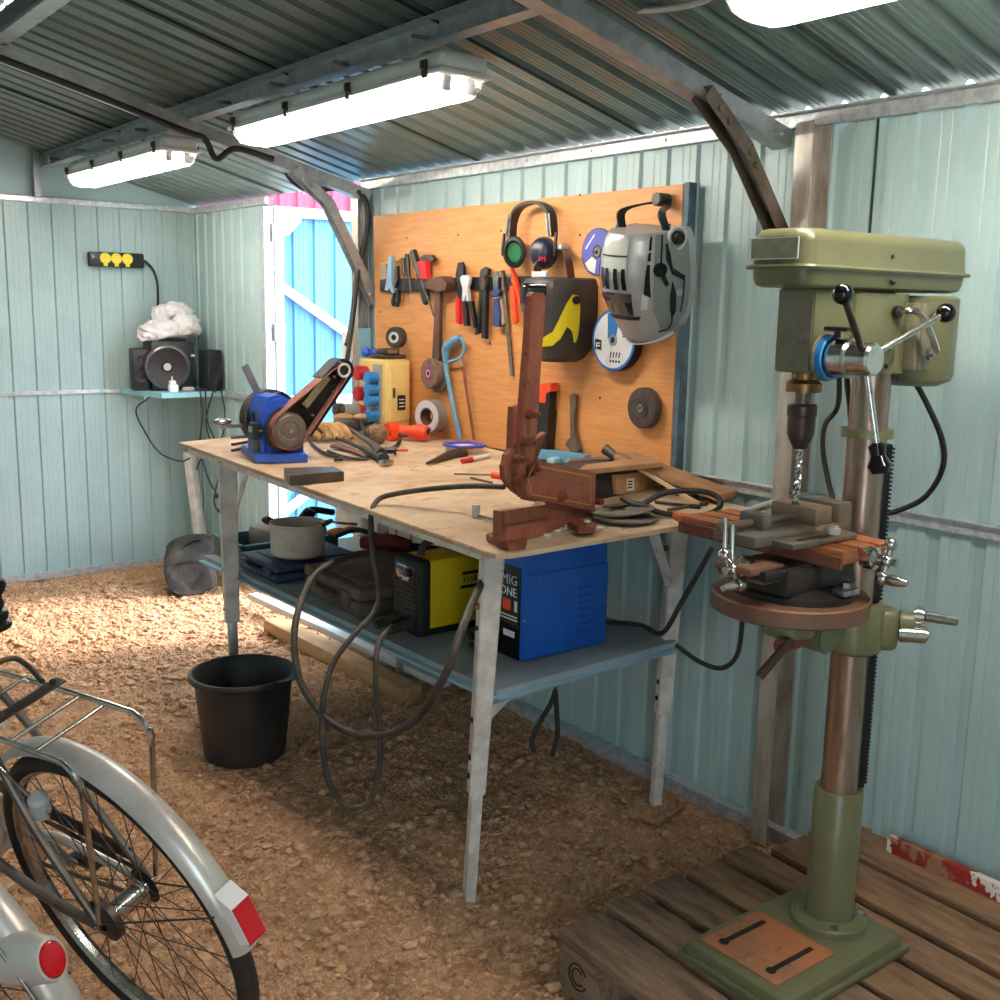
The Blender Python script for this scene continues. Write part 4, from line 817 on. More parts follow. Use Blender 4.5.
tool('crimping_pliers','black crimping pliers with bright red handles','pliers',[('jaw',m_black,[(-3.3952,1.6584),(-3.3694,1.6616),(-3.3561,1.6431),(-3.3534,1.5294),(-3.3923,1.5291),(-3.4073,1.6144)],.018,.03),('handle',m_red,[(-3.4054,1.5291),(-3.3793,1.5292),(-3.3771,1.4326),(-3.4034,1.4357)],.018,.034),('handle',m_red,[(-3.3662,1.5256),(-3.3404,1.5258),(-3.3252,1.4301),(-3.351,1.4295)],.018,.034)])
tool('pincers','steel end-cutting pincers with black handles beside red-handled pliers','pincers',[('jaw',m_lgrey,[(-3.3745,1.603),(-3.3618,1.6121),(-3.3298,1.6136),(-3.3105,1.6025),(-3.3163,1.5807),(-3.3255,1.5698),(-3.3147,1.5186),(-3.3273,1.5148),(-3.3378,1.5515),(-3.3402,1.5184),(-3.3596,1.5182),(-3.3542,1.5662),(-3.3676,1.5846)],.03,.042),('handle',m_black,[(-3.3596,1.5182),(-3.337,1.5184),(-3.3188,1.4266),(-3.3444,1.4259)],.03,.044),('handle',m_black,[(-3.3211,1.5185),(-3.2989,1.5187),(-3.2682,1.4279),(-3.2805,1.4202)],.03,.044)])
tool('water_pump_pliers','long black water-pump pliers with a hooked jaw','pliers',[('jaw',m_dsteel,[(-3.2489,1.6306),(-3.2247,1.6409),(-3.2002,1.6335),(-3.2056,1.6122),(-3.2237,1.6089),(-3.2138,1.5802),(-3.2221,1.5516),(-3.247,1.5624),(-3.2543,1.6056)],.018,.034),('handle',m_black,[(-3.2532,1.566),(-3.2345,1.5588),(-3.255,1.4027),(-3.2767,1.3946)],.018,.032),('handle',m_black,[(-3.2345,1.5588),(-3.2101,1.5588),(-3.211,1.3822),(-3.2358,1.385)],.02,.036)])
tool('tin_snips','silver snips with short navy blue handles','snips',[('blade',m_steel,[(-3.1754,1.6084),(-3.1462,1.6257),(-3.1395,1.601),(-3.1439,1.5553),(-3.1677,1.5553)],.018,.03),('guard',mat('navy_plastic',(44,56,104),.4),[(-3.1826,1.5517),(-3.1559,1.5588),(-3.1204,1.5588),(-3.1374,1.5376),(-3.1671,1.534)],.018,.04),('handle',bpy.data.materials['navy_plastic'],[(-3.1669,1.5269),(-3.1431,1.5306),(-3.1238,1.4812),(-3.128,1.4279),(-3.1518,1.4273),(-3.167,1.4341),(-3.1654,1.4806)],.018,.036),('handle_far',m_bitm,[(-3.1195,1.5307),(-3.1005,1.4886),(-3.0989,1.4393),(-3.1164,1.4353),(-3.1179,1.4813),(-3.1311,1.5236)],.018,.03)])
b=MB(); q=[(-3.0993,1.625),(-3.046,1.2573)]; b.cyl(FB@V((*q[0],.0225))+V(OBD),FB@V((*q[1],.0075))+V(OBD),.0075,seg=10); b.cyl(FB@V((*q[0],.024))+V(OBD),FB@V((*(-3.0956,1.6006),.024))+V(OBD),.012,seg=10); tag(b.build('steel_bar',m_frame,at=(XBD-.02,-q[0][0],q[0][1])),'long thin brown steel bar hanging at the right end of the magnetic bar','steel bar')
tool('red_pliers','bright orange-red adjustable pliers under the ear muffs','pliers',[('upper_handle',m_orange,[(-3.0769,1.6455),(-3.053,1.6175),(-3.0348,1.5829),(-3.0101,1.5244),(-3.015,1.5071),(-3.0396,1.5588),(-3.0635,1.59)],.02,.034),('lower_handle',m_orange,[(-3.0744,1.5727),(-3.0514,1.5726),(-3.0299,1.4479),(-3.0468,1.4406)],.018,.032),('pivot',m_steel,[(-3.0816,1.6144),(-3.0643,1.6142),(-3.064,1.6038),(-3.0812,1.604)],.034,.038)])
# hacksaw
f=lambda q,d:FB@V((q[0]*(1-d/2.395),1.5+(q[1]-1.5)*(1-d/2.395),d))+V(OBD)
t=thing('hacksaw','blue tubular hacksaw hanging on the board with its rusty blade down','hacksaw',(XBD-.03,3.35,1.2))
q=[(-3.4683,1.3312),(-3.474,1.2733),(-3.4306,1.1411),(-3.3739,0.9993)]
b=MB(); b.tube([f(p,.03) for p in q],.009,10); b.build('frame_tube',m_bluepipe,t)
q=[(-3.3825,1.3837),(-3.4284,1.3633),(-3.4751,1.3347),(-3.4742,1.2848)]
b=MB(); b.tube([f(p,.03) for p in q],lambda s:.010+.009*math.sin(s*PI),10); b.build('grip',m_bluepipe,t)
q=[(-3.3824,1.38),(-3.3626,1.3694),(-3.352,1.3362),(-3.3678,1.3129),(-3.407,1.2959),(-3.4606,1.2855)]
b=MB(); b.tube([f(p,.03) for p in q],.006,8); b.build('hand_guard',m_bluepipe,t)
b=MB(); b.prism([(q[0]*.9883,1.5+(q[1]-1.5)*.9883) for q in [(-3.3775,1.3087),(-3.3612,1.3095),(-3.354,1.2797),(-3.2759,1.0023),(-3.2887,1.0009),(-3.3668,1.2677)]],.026,.030,FB,OBD); b.build('blade',m_rust,t)
b=MB(); q=[(-3.3743,1.3088),(-3.3603,1.2718)]; b.cyl(f(q[0],.028),f(q[1],.028),.006,seg=10); b.build('tension_screw',m_steel,t)
# grinding wheels on nails
def wheel(name,label,uv,r,th,m,rings,ax=(-1,0,0),grp=None):
    k_=1-th/2.395; c=V((uv[0]-.004,uv[1]*k_,1.5+(uv[2]-1.5)*k_)); a=V(ax).normalized(); t=thing(name,label,'grinding wheel',tuple(c),None,grp)
    b=MB(); b.lathe([(.012,0),(r-.004,0),(r,.004),(r,th-.004),(r-.004,th),(.012,th),(.012,0)],c,a,40); b.build('disc',m,t)
    for (nme,r0,r1,mm,h) in rings:
        b=MB(); b.lathe([(r0,th),(r0,th+h),(r1,th+h),(r1,th)],c,a,32); b.build(nme,mm,t)
    return t
m_wbrown=mat('brown_grinding_stone',(118,92,76),.9,c2=(92,72,60),ns=30); m_wgrey=mat('grey_green_stone',(128,126,108),.9,c2=(104,102,90),ns=30)
p=V((2.395,3.5424,1.2305))
wheel('grinding_wheel','grey-green grinding wheel hung behind the brown one','' or tuple(p+V((0,-.006,-.004))),.064,.02,m_wgrey,[],grp=None)
wheel('grinding_wheel','brown grinding wheel with a magenta centre hung on the board','' or tuple(p+V((-.024,.012,.006))),.058,.034,m_wbrown,[('centre_label',.012,.026,mat('magenta_label',(130,30,84),.6),.0008),('bush',.010,.014,m_lgrey,.002)])
p=V((2.395,3.8547,1.3802))
wheel('caster_wheel','small black wheel with pale hub standing on the clamp atop the cream box',(xm+.025,yb+.09,zt_+.041+.0425),.042,.035,m_rubberd,[('hub',.012,.022,m_lgrey,.003)],ax=(-.9,-.45,0))
p=V((2.395,2.3982,1.1982))
wheel('rotary_wire_brush','dark brown wire wheel alone at the lower right of the board',tuple(p),.063,.03,mat('dark_wire_brush',(72,60,52),.9,c2=(50,42,38),ns=60,bump=.4,bs=150),[('flange',.012,.03,m_dsteel,.004),('arbor',.005,.012,m_steel,.006)])
# cutting discs
p=V((2.395,2.6207,1.678))
t=thing('cutting_disc','violet-blue cutting disc half hidden behind the silver helmet','cutting disc',tuple(p))
b=MB(); b.lathe([(.012,0),(.075,0),(.075,.003),(.012,.003)],p+V((-.004,0,0)),(-1,0,0),40); b.build('disc',m_rubberd,t)
b=MB(); b.lathe([(.022,.003),(.072,.003),(.072,.0036),(.022,.0036)],p+V((-.004,0,0)),(-1,0,0),40); b.build('paper_label',mat('violet_disc_label',(86,88,170),.6),t)
b=MB(); b.lathe([(.008,.003),(.014,.003),(.014,.005),(.008,.005)],p+V((-.004,0,0)),(-1,0,0),24); b.build('bore_ring',m_steel,t)
b=MB(); b.prism([(-p.y+.055*math.cos(a)*k,p.z+.055*math.sin(a)*k) for a,k in ((3.7,.5),(3.7,1.2),(4.1,1.25),(4.6,1.25),(4.6,.5))],.0078,.0082,FB,OBD); b.build('white_patch',m_paper,t)
for k_ in range(3):
    b=MB(); b.box((XBD-.0082,p.y+.045-.012*k_,p.z+.022+.013*k_),(.0006,.030-.006*k_,.005),rot=eul(-.85,0,0)); b.build('label_print',m_wink,t)
p=V((2.358,2.4945,1.4043)); p=V((XBD,p.y,p.z)); p0=p+V((-.006,0,0))
t=thing('cutting_disc','thick stack of white and blue cutting discs below the silver helmet','cutting disc',tuple(p))
b=MB(); b.lathe([(.011,0),(.096,0),(.097,.003),(.097,.036),(.011,.036),(.011,0)],p0,(-1,0,0),48); b.build('disc_stack',m_rubber,t)
b=MB(); b.lathe([(.088,.0362),(.096,.0362),(.096,.037),(.088,.037),(.088,.0362)],p0,(-1,0,0),48); b.build('blue_rim',mat('blue_disc_print',(30,98,160),.5),t)
b=MB(); b.lathe([(.012,.0362),(.088,.0362),(.088,.0368),(.012,.0368),(.012,.0362)],p0,(-1,0,0),48); b.build('white_label',mat('pale_grey_label',(214,214,216),.6,c2=(196,196,200),ns=14),t)
DX=.0435; ca,cz=-p.y,p.z
b=MB(); b.prism([(ca-.025,cz+.005),(ca+.012,cz+.003),(ca+.026,cz+.083),(ca+.0,cz+.087),(ca-.028,cz+.082)],DX-.0005,DX,FB,OBD); b.build('blue_band',bpy.data.materials['blue_disc_print'],t)
b=MB(); b.lathe([(.010,.0368),(.018,.0368),(.018,.0395),(.010,.0395)],p0,(-1,0,0),24); b.build('bore_ring',m_steel,t)
b=MB(); b.prism([(ca+.0085*math.cos(k*PI/6),cz+.0085*math.sin(k*PI/6)) for k in range(12)],DX,DX+.0006,FB,OBD); b.build('bore',m_hole,t)
DXo=(XBD-DX,0,0)
b=MB(); b.prism([(ca-.082,cz-.03),(ca-.052,cz-.034),(ca-.052,cz-.002),(ca-.082,cz+.002)],DX,DX+.0004,FB,OBD); b.build('black_square',m_ink,t)
b=MB(); b.box((XBD-DX-.0006,p.y+.067,p.z-.012),(.0006,.020,.004)); b.box((XBD-DX-.0006,p.y+.074,p.z-.018),(.0006,.004,.016)); b.box((XBD-DX-.0006,p.y+.065,p.z-.020),(.0006,.016,.004)); b.build('label_mark',m_wink,t)
for k_ in range(3):
    b=MB(); b.box((XBD-DX-.0003,p.y-.05,p.z+.026-.007*k_),(.0006,.018,.004)); b.build('label_print',m_ink,t)
for k_ in range(4):
    b=MB(); b.box((XBD-DX-.0003,p.y+.008-.013*k_,p.z-.046),(.0006,.004,.018),rot=eul(.25,0,0)); b.build('label_print',m_ink,t)
for k_ in range(4):
    b=MB(); b.box((XBD-DX-.0003,p.y+.008-.013*k_,p.z-.066),(.0006,.008,.007)); b.build('label_print',m_ink,t)
# flashlight / utility tool and adjustable spanner
tool('caulk_knife','black tool with an orange-red end hanging behind the shear handle','torch',[('body',m_black,[(-2.9062,1.1409),(-2.8361,1.1505),(-2.8395,1.1053),(-2.8455,0.9934),(-2.911,0.9854),(-2.9091,1.0775)],.004,.04),('upper',m_black,[(-2.8932,1.2253),(-2.8345,1.2363),(-2.8361,1.1505),(-2.8952,1.1418)],.006,.036),('orange_end',m_orange,[(-2.8884,1.2395),(-2.8297,1.2468),(-2.8285,1.2196),(-2.8548,1.2109),(-2.8587,1.1761),(-2.8912,1.177)],.006,.038)])
t=tool('adjustable_spanner','old brown adjustable spanner hanging on a nail','spanner',[('handle',m_frame,[(-2.737,1.2096),(-2.7248,1.2189),(-2.7069,1.2152),(-2.7058,1.192),(-2.7104,1.1313),(-2.7052,1.0746),(-2.7278,1.0688),(-2.7307,1.1294)],.006,.018),('head',m_frame,[(-2.728,1.0722),(-2.7028,1.0782),(-2.6804,1.0336),(-2.6945,1.0116),(-2.7148,1.0092),(-2.7261,1.0316),(-2.7524,1.0423),(-2.7427,1.057)],.004,.022)])
for q in [(-2.7044,1.2154),(-2.5773,1.2153)]:
    pass
# ---------------- ear muffs
f=lambda q,d:FB@V((q[0],q[1],d))+V(OBD)
t=thing('ear_muffs','black ear muffs with navy cups hung on the board top centre','ear muffs',tuple(V((2.395,2.974,1.7445))))
def f3(s,d): return [f(q,d) for q in s]
q=[(-3.0159,1.7368),(-3.0121,1.7867),(-2.9859,1.8285),(-2.9429,1.8457),(-2.8897,1.8489),(-2.837,1.836),(-2.7998,1.8053),(-2.7876,1.7569),(-2.7914,1.7284)]
b=MB(); P=smooth_path([f(p,.05) for p in q],6); n=len(P)
def band(a,c):
    p=P[round(a*(n-1))]; p2=P[min(round(a*(n-1))+1,n-1)]; p1=P[max(round(a*(n-1))-1,0)]; d=(p2-p1).normalized(); o=V((-1,0,0)); 
    return p+o*((c-.5)*.034)
b.grid(band,n-1,2,thick=.010); b.build('headband',m_black,t)
for s,d in (('513,215 511,236',.05),):
    pass
q=[(-3.0019,1.8128),(-3.0102,1.7332),(-2.7997,1.8021),(-2.7864,1.7314)]
for k in (0,2):
    for e in (-.007,.007):
        b=MB(); b.cyl(f(q[k],.07)+V((0,e,0)),f(q[k+1],.07)+V((0,e,0)),.003,seg=8); b.build('wire_arm',m_steel,t)
m_navy=mat('dark_navy_cup',(34,36,58),.35); m_gfoam=mat('green_liner',(40,120,70),.8)
c=f((-2.9863,1.6856),.055); ax=V((-.75,-.60,-.1)).normalized()
b=MB(); b.lathe([(0,-.045),(.03,-.042),(.043,-.025),(.046,-.005),(.047,.004)],c,ax,28,sx=.82,sy=1.1); b.build('left_cup',m_navy,t)
b=MB(); b.lathe([(.047,.0),(.050,.008),(.046,.022),(.036,.024),(.030,.014),(.030,.0)],c,ax,28,sx=.82,sy=1.1); b.build('left_cushion',m_black,t)
b=MB(); b.lathe([(0,.006),(.031,.006),(.031,.008)],c,ax,24,sx=.82,sy=1.1); b.build('left_liner',m_gfoam,t)
c=f((-2.8287,1.6777),.06); ax=V((-.86,-.5,.0)).normalized()
b=MB(); b.lathe([(.045,-.03),(.050,-.018),(.050,-.004),(.049,.0)],c,ax,28,sx=.88,sy=1.08); b.build('right_cushion',m_black,t)
b=MB(); b.lathe([(.049,.0),(.047,.014),(.040,.032),(.028,.041),(0,.044)],c,ax,28,sx=.88,sy=1.08); b.build('right_cup',m_navy,t)
yv=V((0,0,1)); zv=ax; xv=yv.cross(zv).normalized(); yv=zv.cross(xv)
text('3M',.022,Matrix((xv,yv,zv)).transposed(),c+ax*.0425+xv*.012-yv*.022,m_red,'cup_lettering',t,depth=.002)
for q,ww in (((-3.0544,1.7043),.0),((-2.7747,1.6959),0)):
    b=MB(); b.tube([f(q,.05)+V((0,0,.045)),f(q,.055),f(q,.055)+V((0,0,-.03))],.006,8); b.build('cup_yoke',m_black,t)
# ---------------- dark helmet with yellow side
def shell(W,D,prof,back=.25,tilt=0,o=(0,0,0),yaw=0,th=.004,nu=30,nv=26,pw=2.4):
    """front shell; local x right, y up, z out of the board. prof: list (v, width k, depth k, z shift)"""
    Rl=eul(tilt,0,0)
    def S(u,v,off=0):
        i=min(int(v*(len(prof)-1)),len(prof)-2); s=v*(len(prof)-1)-i; s=s*s*(3-2*s) if False else s
        a,bq=prof[i],prof[i+1]; h,wk,dk,zz=[a[j]+(bq[j]-a[j])*s for j in range(4)]
        t_=(u-.5)*PI*(1+back*.35)
        cx,sx=math.cos(t_),math.sin(t_)
        x=(W*wk+off)*math.copysign(abs(sx)**(2/pw),sx); z=(D*dk+off)*math.copysign(abs(cx)**(2/pw),cx)+zz
        return Rl@V((x,h,z))
    return S
def place(S,c,Rw):
    M=FB@Rw
    return lambda u,v,off=0: V(c)+M@S(u,v,off)
def patch(t,name,m,W,u0,u1,v0,v1,off=.002,n=8,thick=.003,skew=0):
    b=MB(); b.grid(lambda a,c:W(u0+(u1-u0)*a+skew*c,v0+(v1-v0)*c,off),n,n,thick=thick); return b.build(name,m,t)
def ppatch(t,name,m,W,poly,off=.002):
    """polygon patch in (u,v): fan-free fill by a triangulated subdivided face projected on the shell"""
    tb=bmesh.new(); vs=[tb.verts.new((a,c,0)) for a,c in poly]; fc=tb.faces.new(vs)
    bmesh.ops.triangulate(tb,faces=[fc]); bmesh.ops.subdivide_edges(tb,edges=tb.edges[:],cuts=3,use_grid_fill=True)
    for v in tb.verts: v.co=W(v.co.x,v.co.y,off)
    b=MB(); b._merge(tb); return b.build(name,m,t)
m_hblack=mat('dusty_black_helmet',(48,44,42),.5,c2=(70,62,56),ns=6,bump=.04,bs=30)
hc=V((2.395,2.7283,1.5037))
t=thing('welding_helmet','dark welding helmet with yellow side vents hung on the board behind the shear handle','welding helmet',tuple(hc))
prof=[(-.165,.45,.50,.03),(-.153,.66,.62,.02),(-.125,.85,.75,.01),(-.085,.95,.92,0),(-.035,1,1.0,0),(.025,1,1.06,0),(.075,.98,1.05,0),(.098,.90,.98,0),(.104,.8,.86,0)]
S_=shell(.112,.16,prof,back=.2,pw=2.6); W_=place(S_,hc+V((-.02,.0,-.012)),eul(.0,0,0))
b=MB(); b.grid(lambda a,c:W_(a,c),36,26,thick=.004); b.build('shell',m_hblack,t)
b=MB(); b.grid(lambda a,c:W_(a,.985+.0*c,-.002-.10*c),30,6); b.build('shell_top',m_hblack,t)
patch(t,'visor_hood',m_hblack,W_,.30,.70,.56,.90,.003)
m_gl=mat('dark_visor_glass',(14,18,16),.12)
patch(t,'visor_glass',m_gl,W_,.36,.64,.62,.80,.007)
for s in (1,-1):
    mir=lambda p:[(a if s>0 else 1-a,c) for a,c in p]
    ppatch(t,'side_vent',m_yell2,W_,mir([(.47,.40),(.56,.36),(.68,.42),(.78,.58),(.845,.69),(.885,.68),(.895,.60),(.885,.42),(.87,.33),(.855,.33),(.835,.43),(.80,.46),(.74,.36),(.66,.29),(.56,.28),(.47,.30)]),.005)
    p=W_(.5+s*.365,.645,.006); p2=W_(.5+s*.365,.645,.018); b=MB(); b.cyl(p,p2,.013,seg=16,bev=.002); b.build('side_knob',m_black,t)
p=W_(.5,.93,.004); b=MB(); b.box(p+V((.02,0,.012)),(.012,.075,.018),bev=.003); b.build('sensor_strip',m_lgrey,t)
q=[W_(.14,.97,-.004)+V((-.01,0,.0)),W_(.16,1,0)+V((0,0,.05)),V((2.365,2.7677,1.6902)),W_(.80,1,0)+V((0,0,.06)),W_(.84,.97,-.004)]
b=MB(); P=smooth_path(q,8); n=len(P); b.grid(lambda a,c:P[round(a*(n-1))]+V(((c-.5)*.03,0,0)),n-1,1,thick=.004); b.build('head_strap',m_dsteel,t)
b=MB(); p=V((2.365,2.7778,1.6905)); b.box(p+V((0,.0,.006)),(.035,.05,.016),bev=.004); b.build('strap_buckle',m_lgrey,t)
# ---------------- silver helmet
m_hsil=mat('silver_helmet_shell',(168,170,172),.36,.3); m_hgrey=mat('grey_helmet_panel',(122,130,130),.4,.2)
hc=V((2.395,2.3131,1.6028))
t=thing('welding_helmet','silver welding helmet with black stripes hung at the right end of the board','welding helmet',tuple(hc))
prof=[(-.185,.30,.50,.0),(-.17,.50,.62,0),(-.135,.74,.72,0),(-.085,.92,.84,0),(-.03,1,.97,0),(.03,1,1.02,0),(.085,.97,1.0,0),(.125,.90,.95,0),(.145,.82,.9,0)]
S_=shell(.118,.215,prof,back=.1,pw=2.3,tilt=.18); W_=place(S_,hc+V((-.040,-.004,-.002)),eul(0,.15,-.09))
b=MB(); b.grid(lambda a,c:W_(a,c),44,32,thick=.004); b.build('shell',m_hsil,t)
b=MB(); b.grid(lambda a,c:W_(a,.99,-.002-.11*c),40,6); b.build('shell_top',m_hsil,t)
# flared chin rim
b=MB(); b.grid(lambda a,c:W_(.08+.84*a,.02+.16*(abs(a-.5)*2)**2,.001+.014*c),30,2,thick=.003); b.build('chin_rim',m_lgrey,t)
ppatch(t,'visor_glass',mat('violet_black_visor',(26,22,44),.05,spec=1),W_,[(.40,.38),(.60,.38),(.62,.53),(.38,.53)],.006)
ppatch(t,'visor_frame',m_black,W_,[(.37,.34),(.63,.34),(.65,.37),(.36,.37)],.004)
ppatch(t,'front_panel',mat('pale_silver_panel',(214,216,208),.2,.3),W_,[(.41,.66),(.59,.66),(.60,.93),(.40,.93)],.003)
ppatch(t,'panel_line',m_black,W_,[(.40,.755),(.60,.755),(.60,.77),(.40,.77)],.005)
for u0 in (.405,.46,.52,.575):
    ppatch(t,'black_stripe',m_blackg,W_,[(u0-.018,.55),(u0+.014,.55),(u0+.010,.68),(u0-.014,.68)],.004)
for s in (1,-1):
    mr=lambda p:[(a if s>0 else 1-a,c) for a,c in p]
    ppatch(t,'side_panel',m_hgrey,W_,mr([(.735,.40),(.76,.60),(.78,.96),(.97,.96),(.97,.35),(.90,.20),(.80,.24)]),.002)
    ppatch(t,'black_flash',m_blackg,W_,mr([(.695,.52),(.735,.50),(.742,.70),(.725,.70)]),.005)
    ppatch(t,'black_flash',m_blackg,W_,mr([(.728,.72),(.745,.72),(.748,.78),(.733,.78)]),.005)
    ppatch(t,'black_flash',m_blackg,W_,mr([(.735,.80),(.750,.80),(.757,.95),(.745,.95)]),.005)
    ppatch(t,'side_line',m_blackg,W_,mr([(.795,.62),(.803,.62),(.825,.96),(.815,.96)]),.005)
    ppatch(t,'side_line',m_blackg,W_,mr([(.845,.84),(.87,.66),(.93,.60),(.93,.57),(.865,.62),(.835,.72),(.835,.84)]),.005)
    ppatch(t,'side_line',m_blackg,W_,mr([(.93,.60),(.938,.60),(.925,.36),(.915,.36)]),.005)
    ppatch(t,'side_flash',m_blackg,W_,mr([(.865,.58),(.885,.50),(.885,.38),(.865,.32),(.845,.40),(.848,.50)]),.005)
    ppatch(t,'side_line',m_blackg,W_,mr([(.78,.24),(.85,.24),(.87,.29),(.865,.33),(.875,.33),(.88,.28),(.855,.22),(.78,.22)]),.005)
    ppatch(t,'lens_bracket',m_lgrey,W_,mr([(.655,.42),(.70,.42),(.725,.50),(.69,.53)]),.005)
    p=W_(.5+s*.297,.66,.003); p2=W_(.5+s*.297,.66,.008); b=MB(); b.cyl(p,p2,.020,seg=20); p3=W_(.5+s*.335,.56,.005); b.bar(p2,p3,.012,.004,up=(p2-p)); b.build('disc_emblem',m_blackg,t)
    p=W_(.5+s*.405,.87,.0); p2=W_(.5+s*.405,.87,.014); d=(p2-p).normalized(); b=MB(); b.lathe([(.034,0),(.034,.006),(.028,.008),(.026,.003)],p,d,24); b.build('knob_ring',m_lgrey,t)
    b=MB(); b.cyl(p,p+d*.022,.022,.016,seg=12,bev=.003); b.build('adjust_knob',m_black,t)
q=[W_(.13,1,-.01),W_(.16,1,-.02)+V((0,0,.05)),V((2.355,2.3407,1.8126)),V((2.365,2.2972,1.805)),W_(.84,1,-.02)+V((0,0,.05)),W_(.87,1,-.01)]
b=MB(); P=smooth_path(q,8); n=len(P); b.grid(lambda a,c:P[round(a*(n-1))]+V(((c-.5)*.03,0,0)),n-1,1,thick=.005); b.build('head_strap',m_black,t)
b=MB(); p=V((2.365,2.3182,1.8176)); b.cyl(p+V((.02,0,0)),p+V((-.03,0,.0)),.02,seg=12,bev=.003); b.build('strap_ratchet',m_black,t)

# ------------------------------------------------------------------ pallet
m_pal=mat('grey_brown_pallet_wood',(146,118,94),.9,c2=(100,76,62),ns=7,bump=.35,bs=70,stretch=(6,1,6),c3=(160,134,110),ns3=5,nb3=(.52,.75))
m_pal2=mat('warm_brown_pallet_wood',(150,114,84),.9,c2=(108,80,60),ns=7,bump=.35,bs=70,stretch=(6,1,6),c3=(112,82,62),ns3=5)
pr=eul(0,0,math.radians(-2.5))
t=thing('wooden_pallet','weathered wooden pallet on the gravel under the drill press','pallet',(1.463,1.66,0),pr)
random.seed(11); x=0
for k,(w_,e,l) in enumerate(((.135,0,1.2),(.10,.018,1.2),(.11,.03,1.2),(.115,.02,1.2),(.10,.035,1.2),(.135,-.01,1.2),(.15,.0,1.2))):
    b=MB(); b.box((x+w_/2,e-l/2,.125),(w_,l,.022),rot=eul(0,random.uniform(-.02,.02),random.uniform(-.006,.006)),bev=.004); b.build('top_board',m_pal if k<3 else m_pal2,t,world=False); x+=w_+(.022,.03,.02,.028,.03,.025,0)[k]
for yy in (-.07,-.6,-1.13):
    b=MB(); b.box((.475,yy,.103),(.95,.12,.02),bev=.003); b.build('stringer_board',m_pal,t,world=False)
    for xx in (.065,.475,.88):
        b=MB(); b.box((xx,yy,.05),(.12,.135,.086),bev=.003); b.build('block',m_pal,t,world=False)
for xx in (.065,.475,.88):
    b=MB(); b.box((xx,-.6,.004),(.12,1.2,.014)); b.build('bottom_board',m_pal,t,world=False)
b=MB(); cc=V((.0045,-.07,.052))
for r,a0,a1 in ((.030,.5,2*PI-.5),(.019,.7,2*PI-.7)):
    b.tube([cc+V((0,-r*math.cos(a0+(a1-a0)*k/16),r*math.sin(a0+(a1-a0)*k/16))) for k in range(17)],.0022,6,1)
b.build('brand_mark',m_hole,t,world=False)
# red and white painted plank behind the pallet
b=MB(); b.box((2.395,1.06,.135),(.022,.75,.085),bev=.003); o=b.build('painted_plank',mat('peeling_red_white_paint',(150,112,84),.85,c2=(140,34,26),ns=9,nb=(.45,.48),c3=(226,214,204),ns3=13,nb3=(.555,.575),stretch=(1,1,.6)),at=(2.395,1.06,.095)); tag(o,'old plank with peeling red and white paint against the wall behind the pallet','plank')
# ------------------------------------------------------------------ drill press
YD=1.285; cx=1.93; PT=.137
t=thing('drill_press','tall olive green pillar drill press standing on the pallet','drill press',(cx,YD,PT))
m_gr=m_green
b=MB(); b.box((1.815,YD,PT+.02),(.405,.265,.040),bev=.010,seg=2); b.box((1.815,YD,PT+.008),(.425,.285,.016),bev=.004); b.build('base',m_gr,t)
b=MB(); b.box((1.735,YD+.012,PT+.0415),(.19,.20,.004),bev=.0015); b.build('base_working_face',mat('orange_rusted_face',(186,112,72),.75,c2=(150,104,76),ns=9,c3=(120,84,62),ns3=30,nb3=(.6,.7)),t)
for yy in (.07,-.055):
    b=MB(); b.box((1.735,YD+yy+.005,PT+.0445),(.135,.012,.001)); b.cyl((1.67,YD+yy+.005,PT+.044),(1.67,YD+yy+.005,PT+.0452),.011,seg=14); b.build('base_slot',m_hole,t)
b=MB(); b.lathe([(.082,0),(.082,.014),(.078,.018),(.055,.022),(.054,.025)],(cx,YD,PT+.04),seg=40); b.build('column_flange',m_gr,t)
for a in (.7,2.3,3.9,5.5):
    b=MB(); p=V((cx+.068*math.cos(a),YD+.068*math.sin(a),PT+.055)); b.cyl(p,p+V((0,0,.009)),.009,seg=6); b.build('flange_bolt',m_steel,t)
b=MB(); b.lathe([(.052,0),(.052,.295),(.050,.299),(.040,.299)],(cx,YD,PT+.055),seg=40); b.build('column_sleeve',m_gr,t)
m_colm=mat('brown_steel_column',(176,156,142),.32,.85,c2=(140,110,92),ns=6,stretch=(3,3,.5),c3=(120,88,70),ns3=16,nb3=(.6,.72))
b=MB(); b.cyl((cx,YD,PT+.06),(cx,YD,1.42),.039,seg=40); b.build('column',m_colm,t)
rd=V((.72,-.69,0)); b=MB(); rp=V((cx,YD,0))+rd*.043; b.bar(rp+V((0,0,PT+.36)),rp+V((0,0,1.24)),.022,.014,up=rd)
zz=PT+.37
while zz<1.235: b.bar(rp+rd*.004+V((0,0,zz)),rp+rd*.004+V((0,0,zz+.004)),.022,.016,up=rd); zz+=.0085
b.build('rack',mat('black_oily_steel',(30,28,28),.4,.5),t)
b=MB(); b.lathe([(.040,-.009),(.052,-.009),(.052,.009),(.040,.009)],(cx,YD,1.262),seg=36); b.build('rack_collar',m_gr,t)
# head casting
b=MB(); b.box((1.80,YD,1.467),(.255,.086,.157),bev=.006); b.box((1.86,YD,1.467),(.16,.112,.157),bev=.02); b.cyl((cx,YD,1.385),(cx,YD,1.54),.058,seg=32); b.build('head_casting',m_gr,t)
b=MB(); b.box((1.6722,YD,1.467),(.002,.076,.146)); b.build('front_face',m_greend,t)
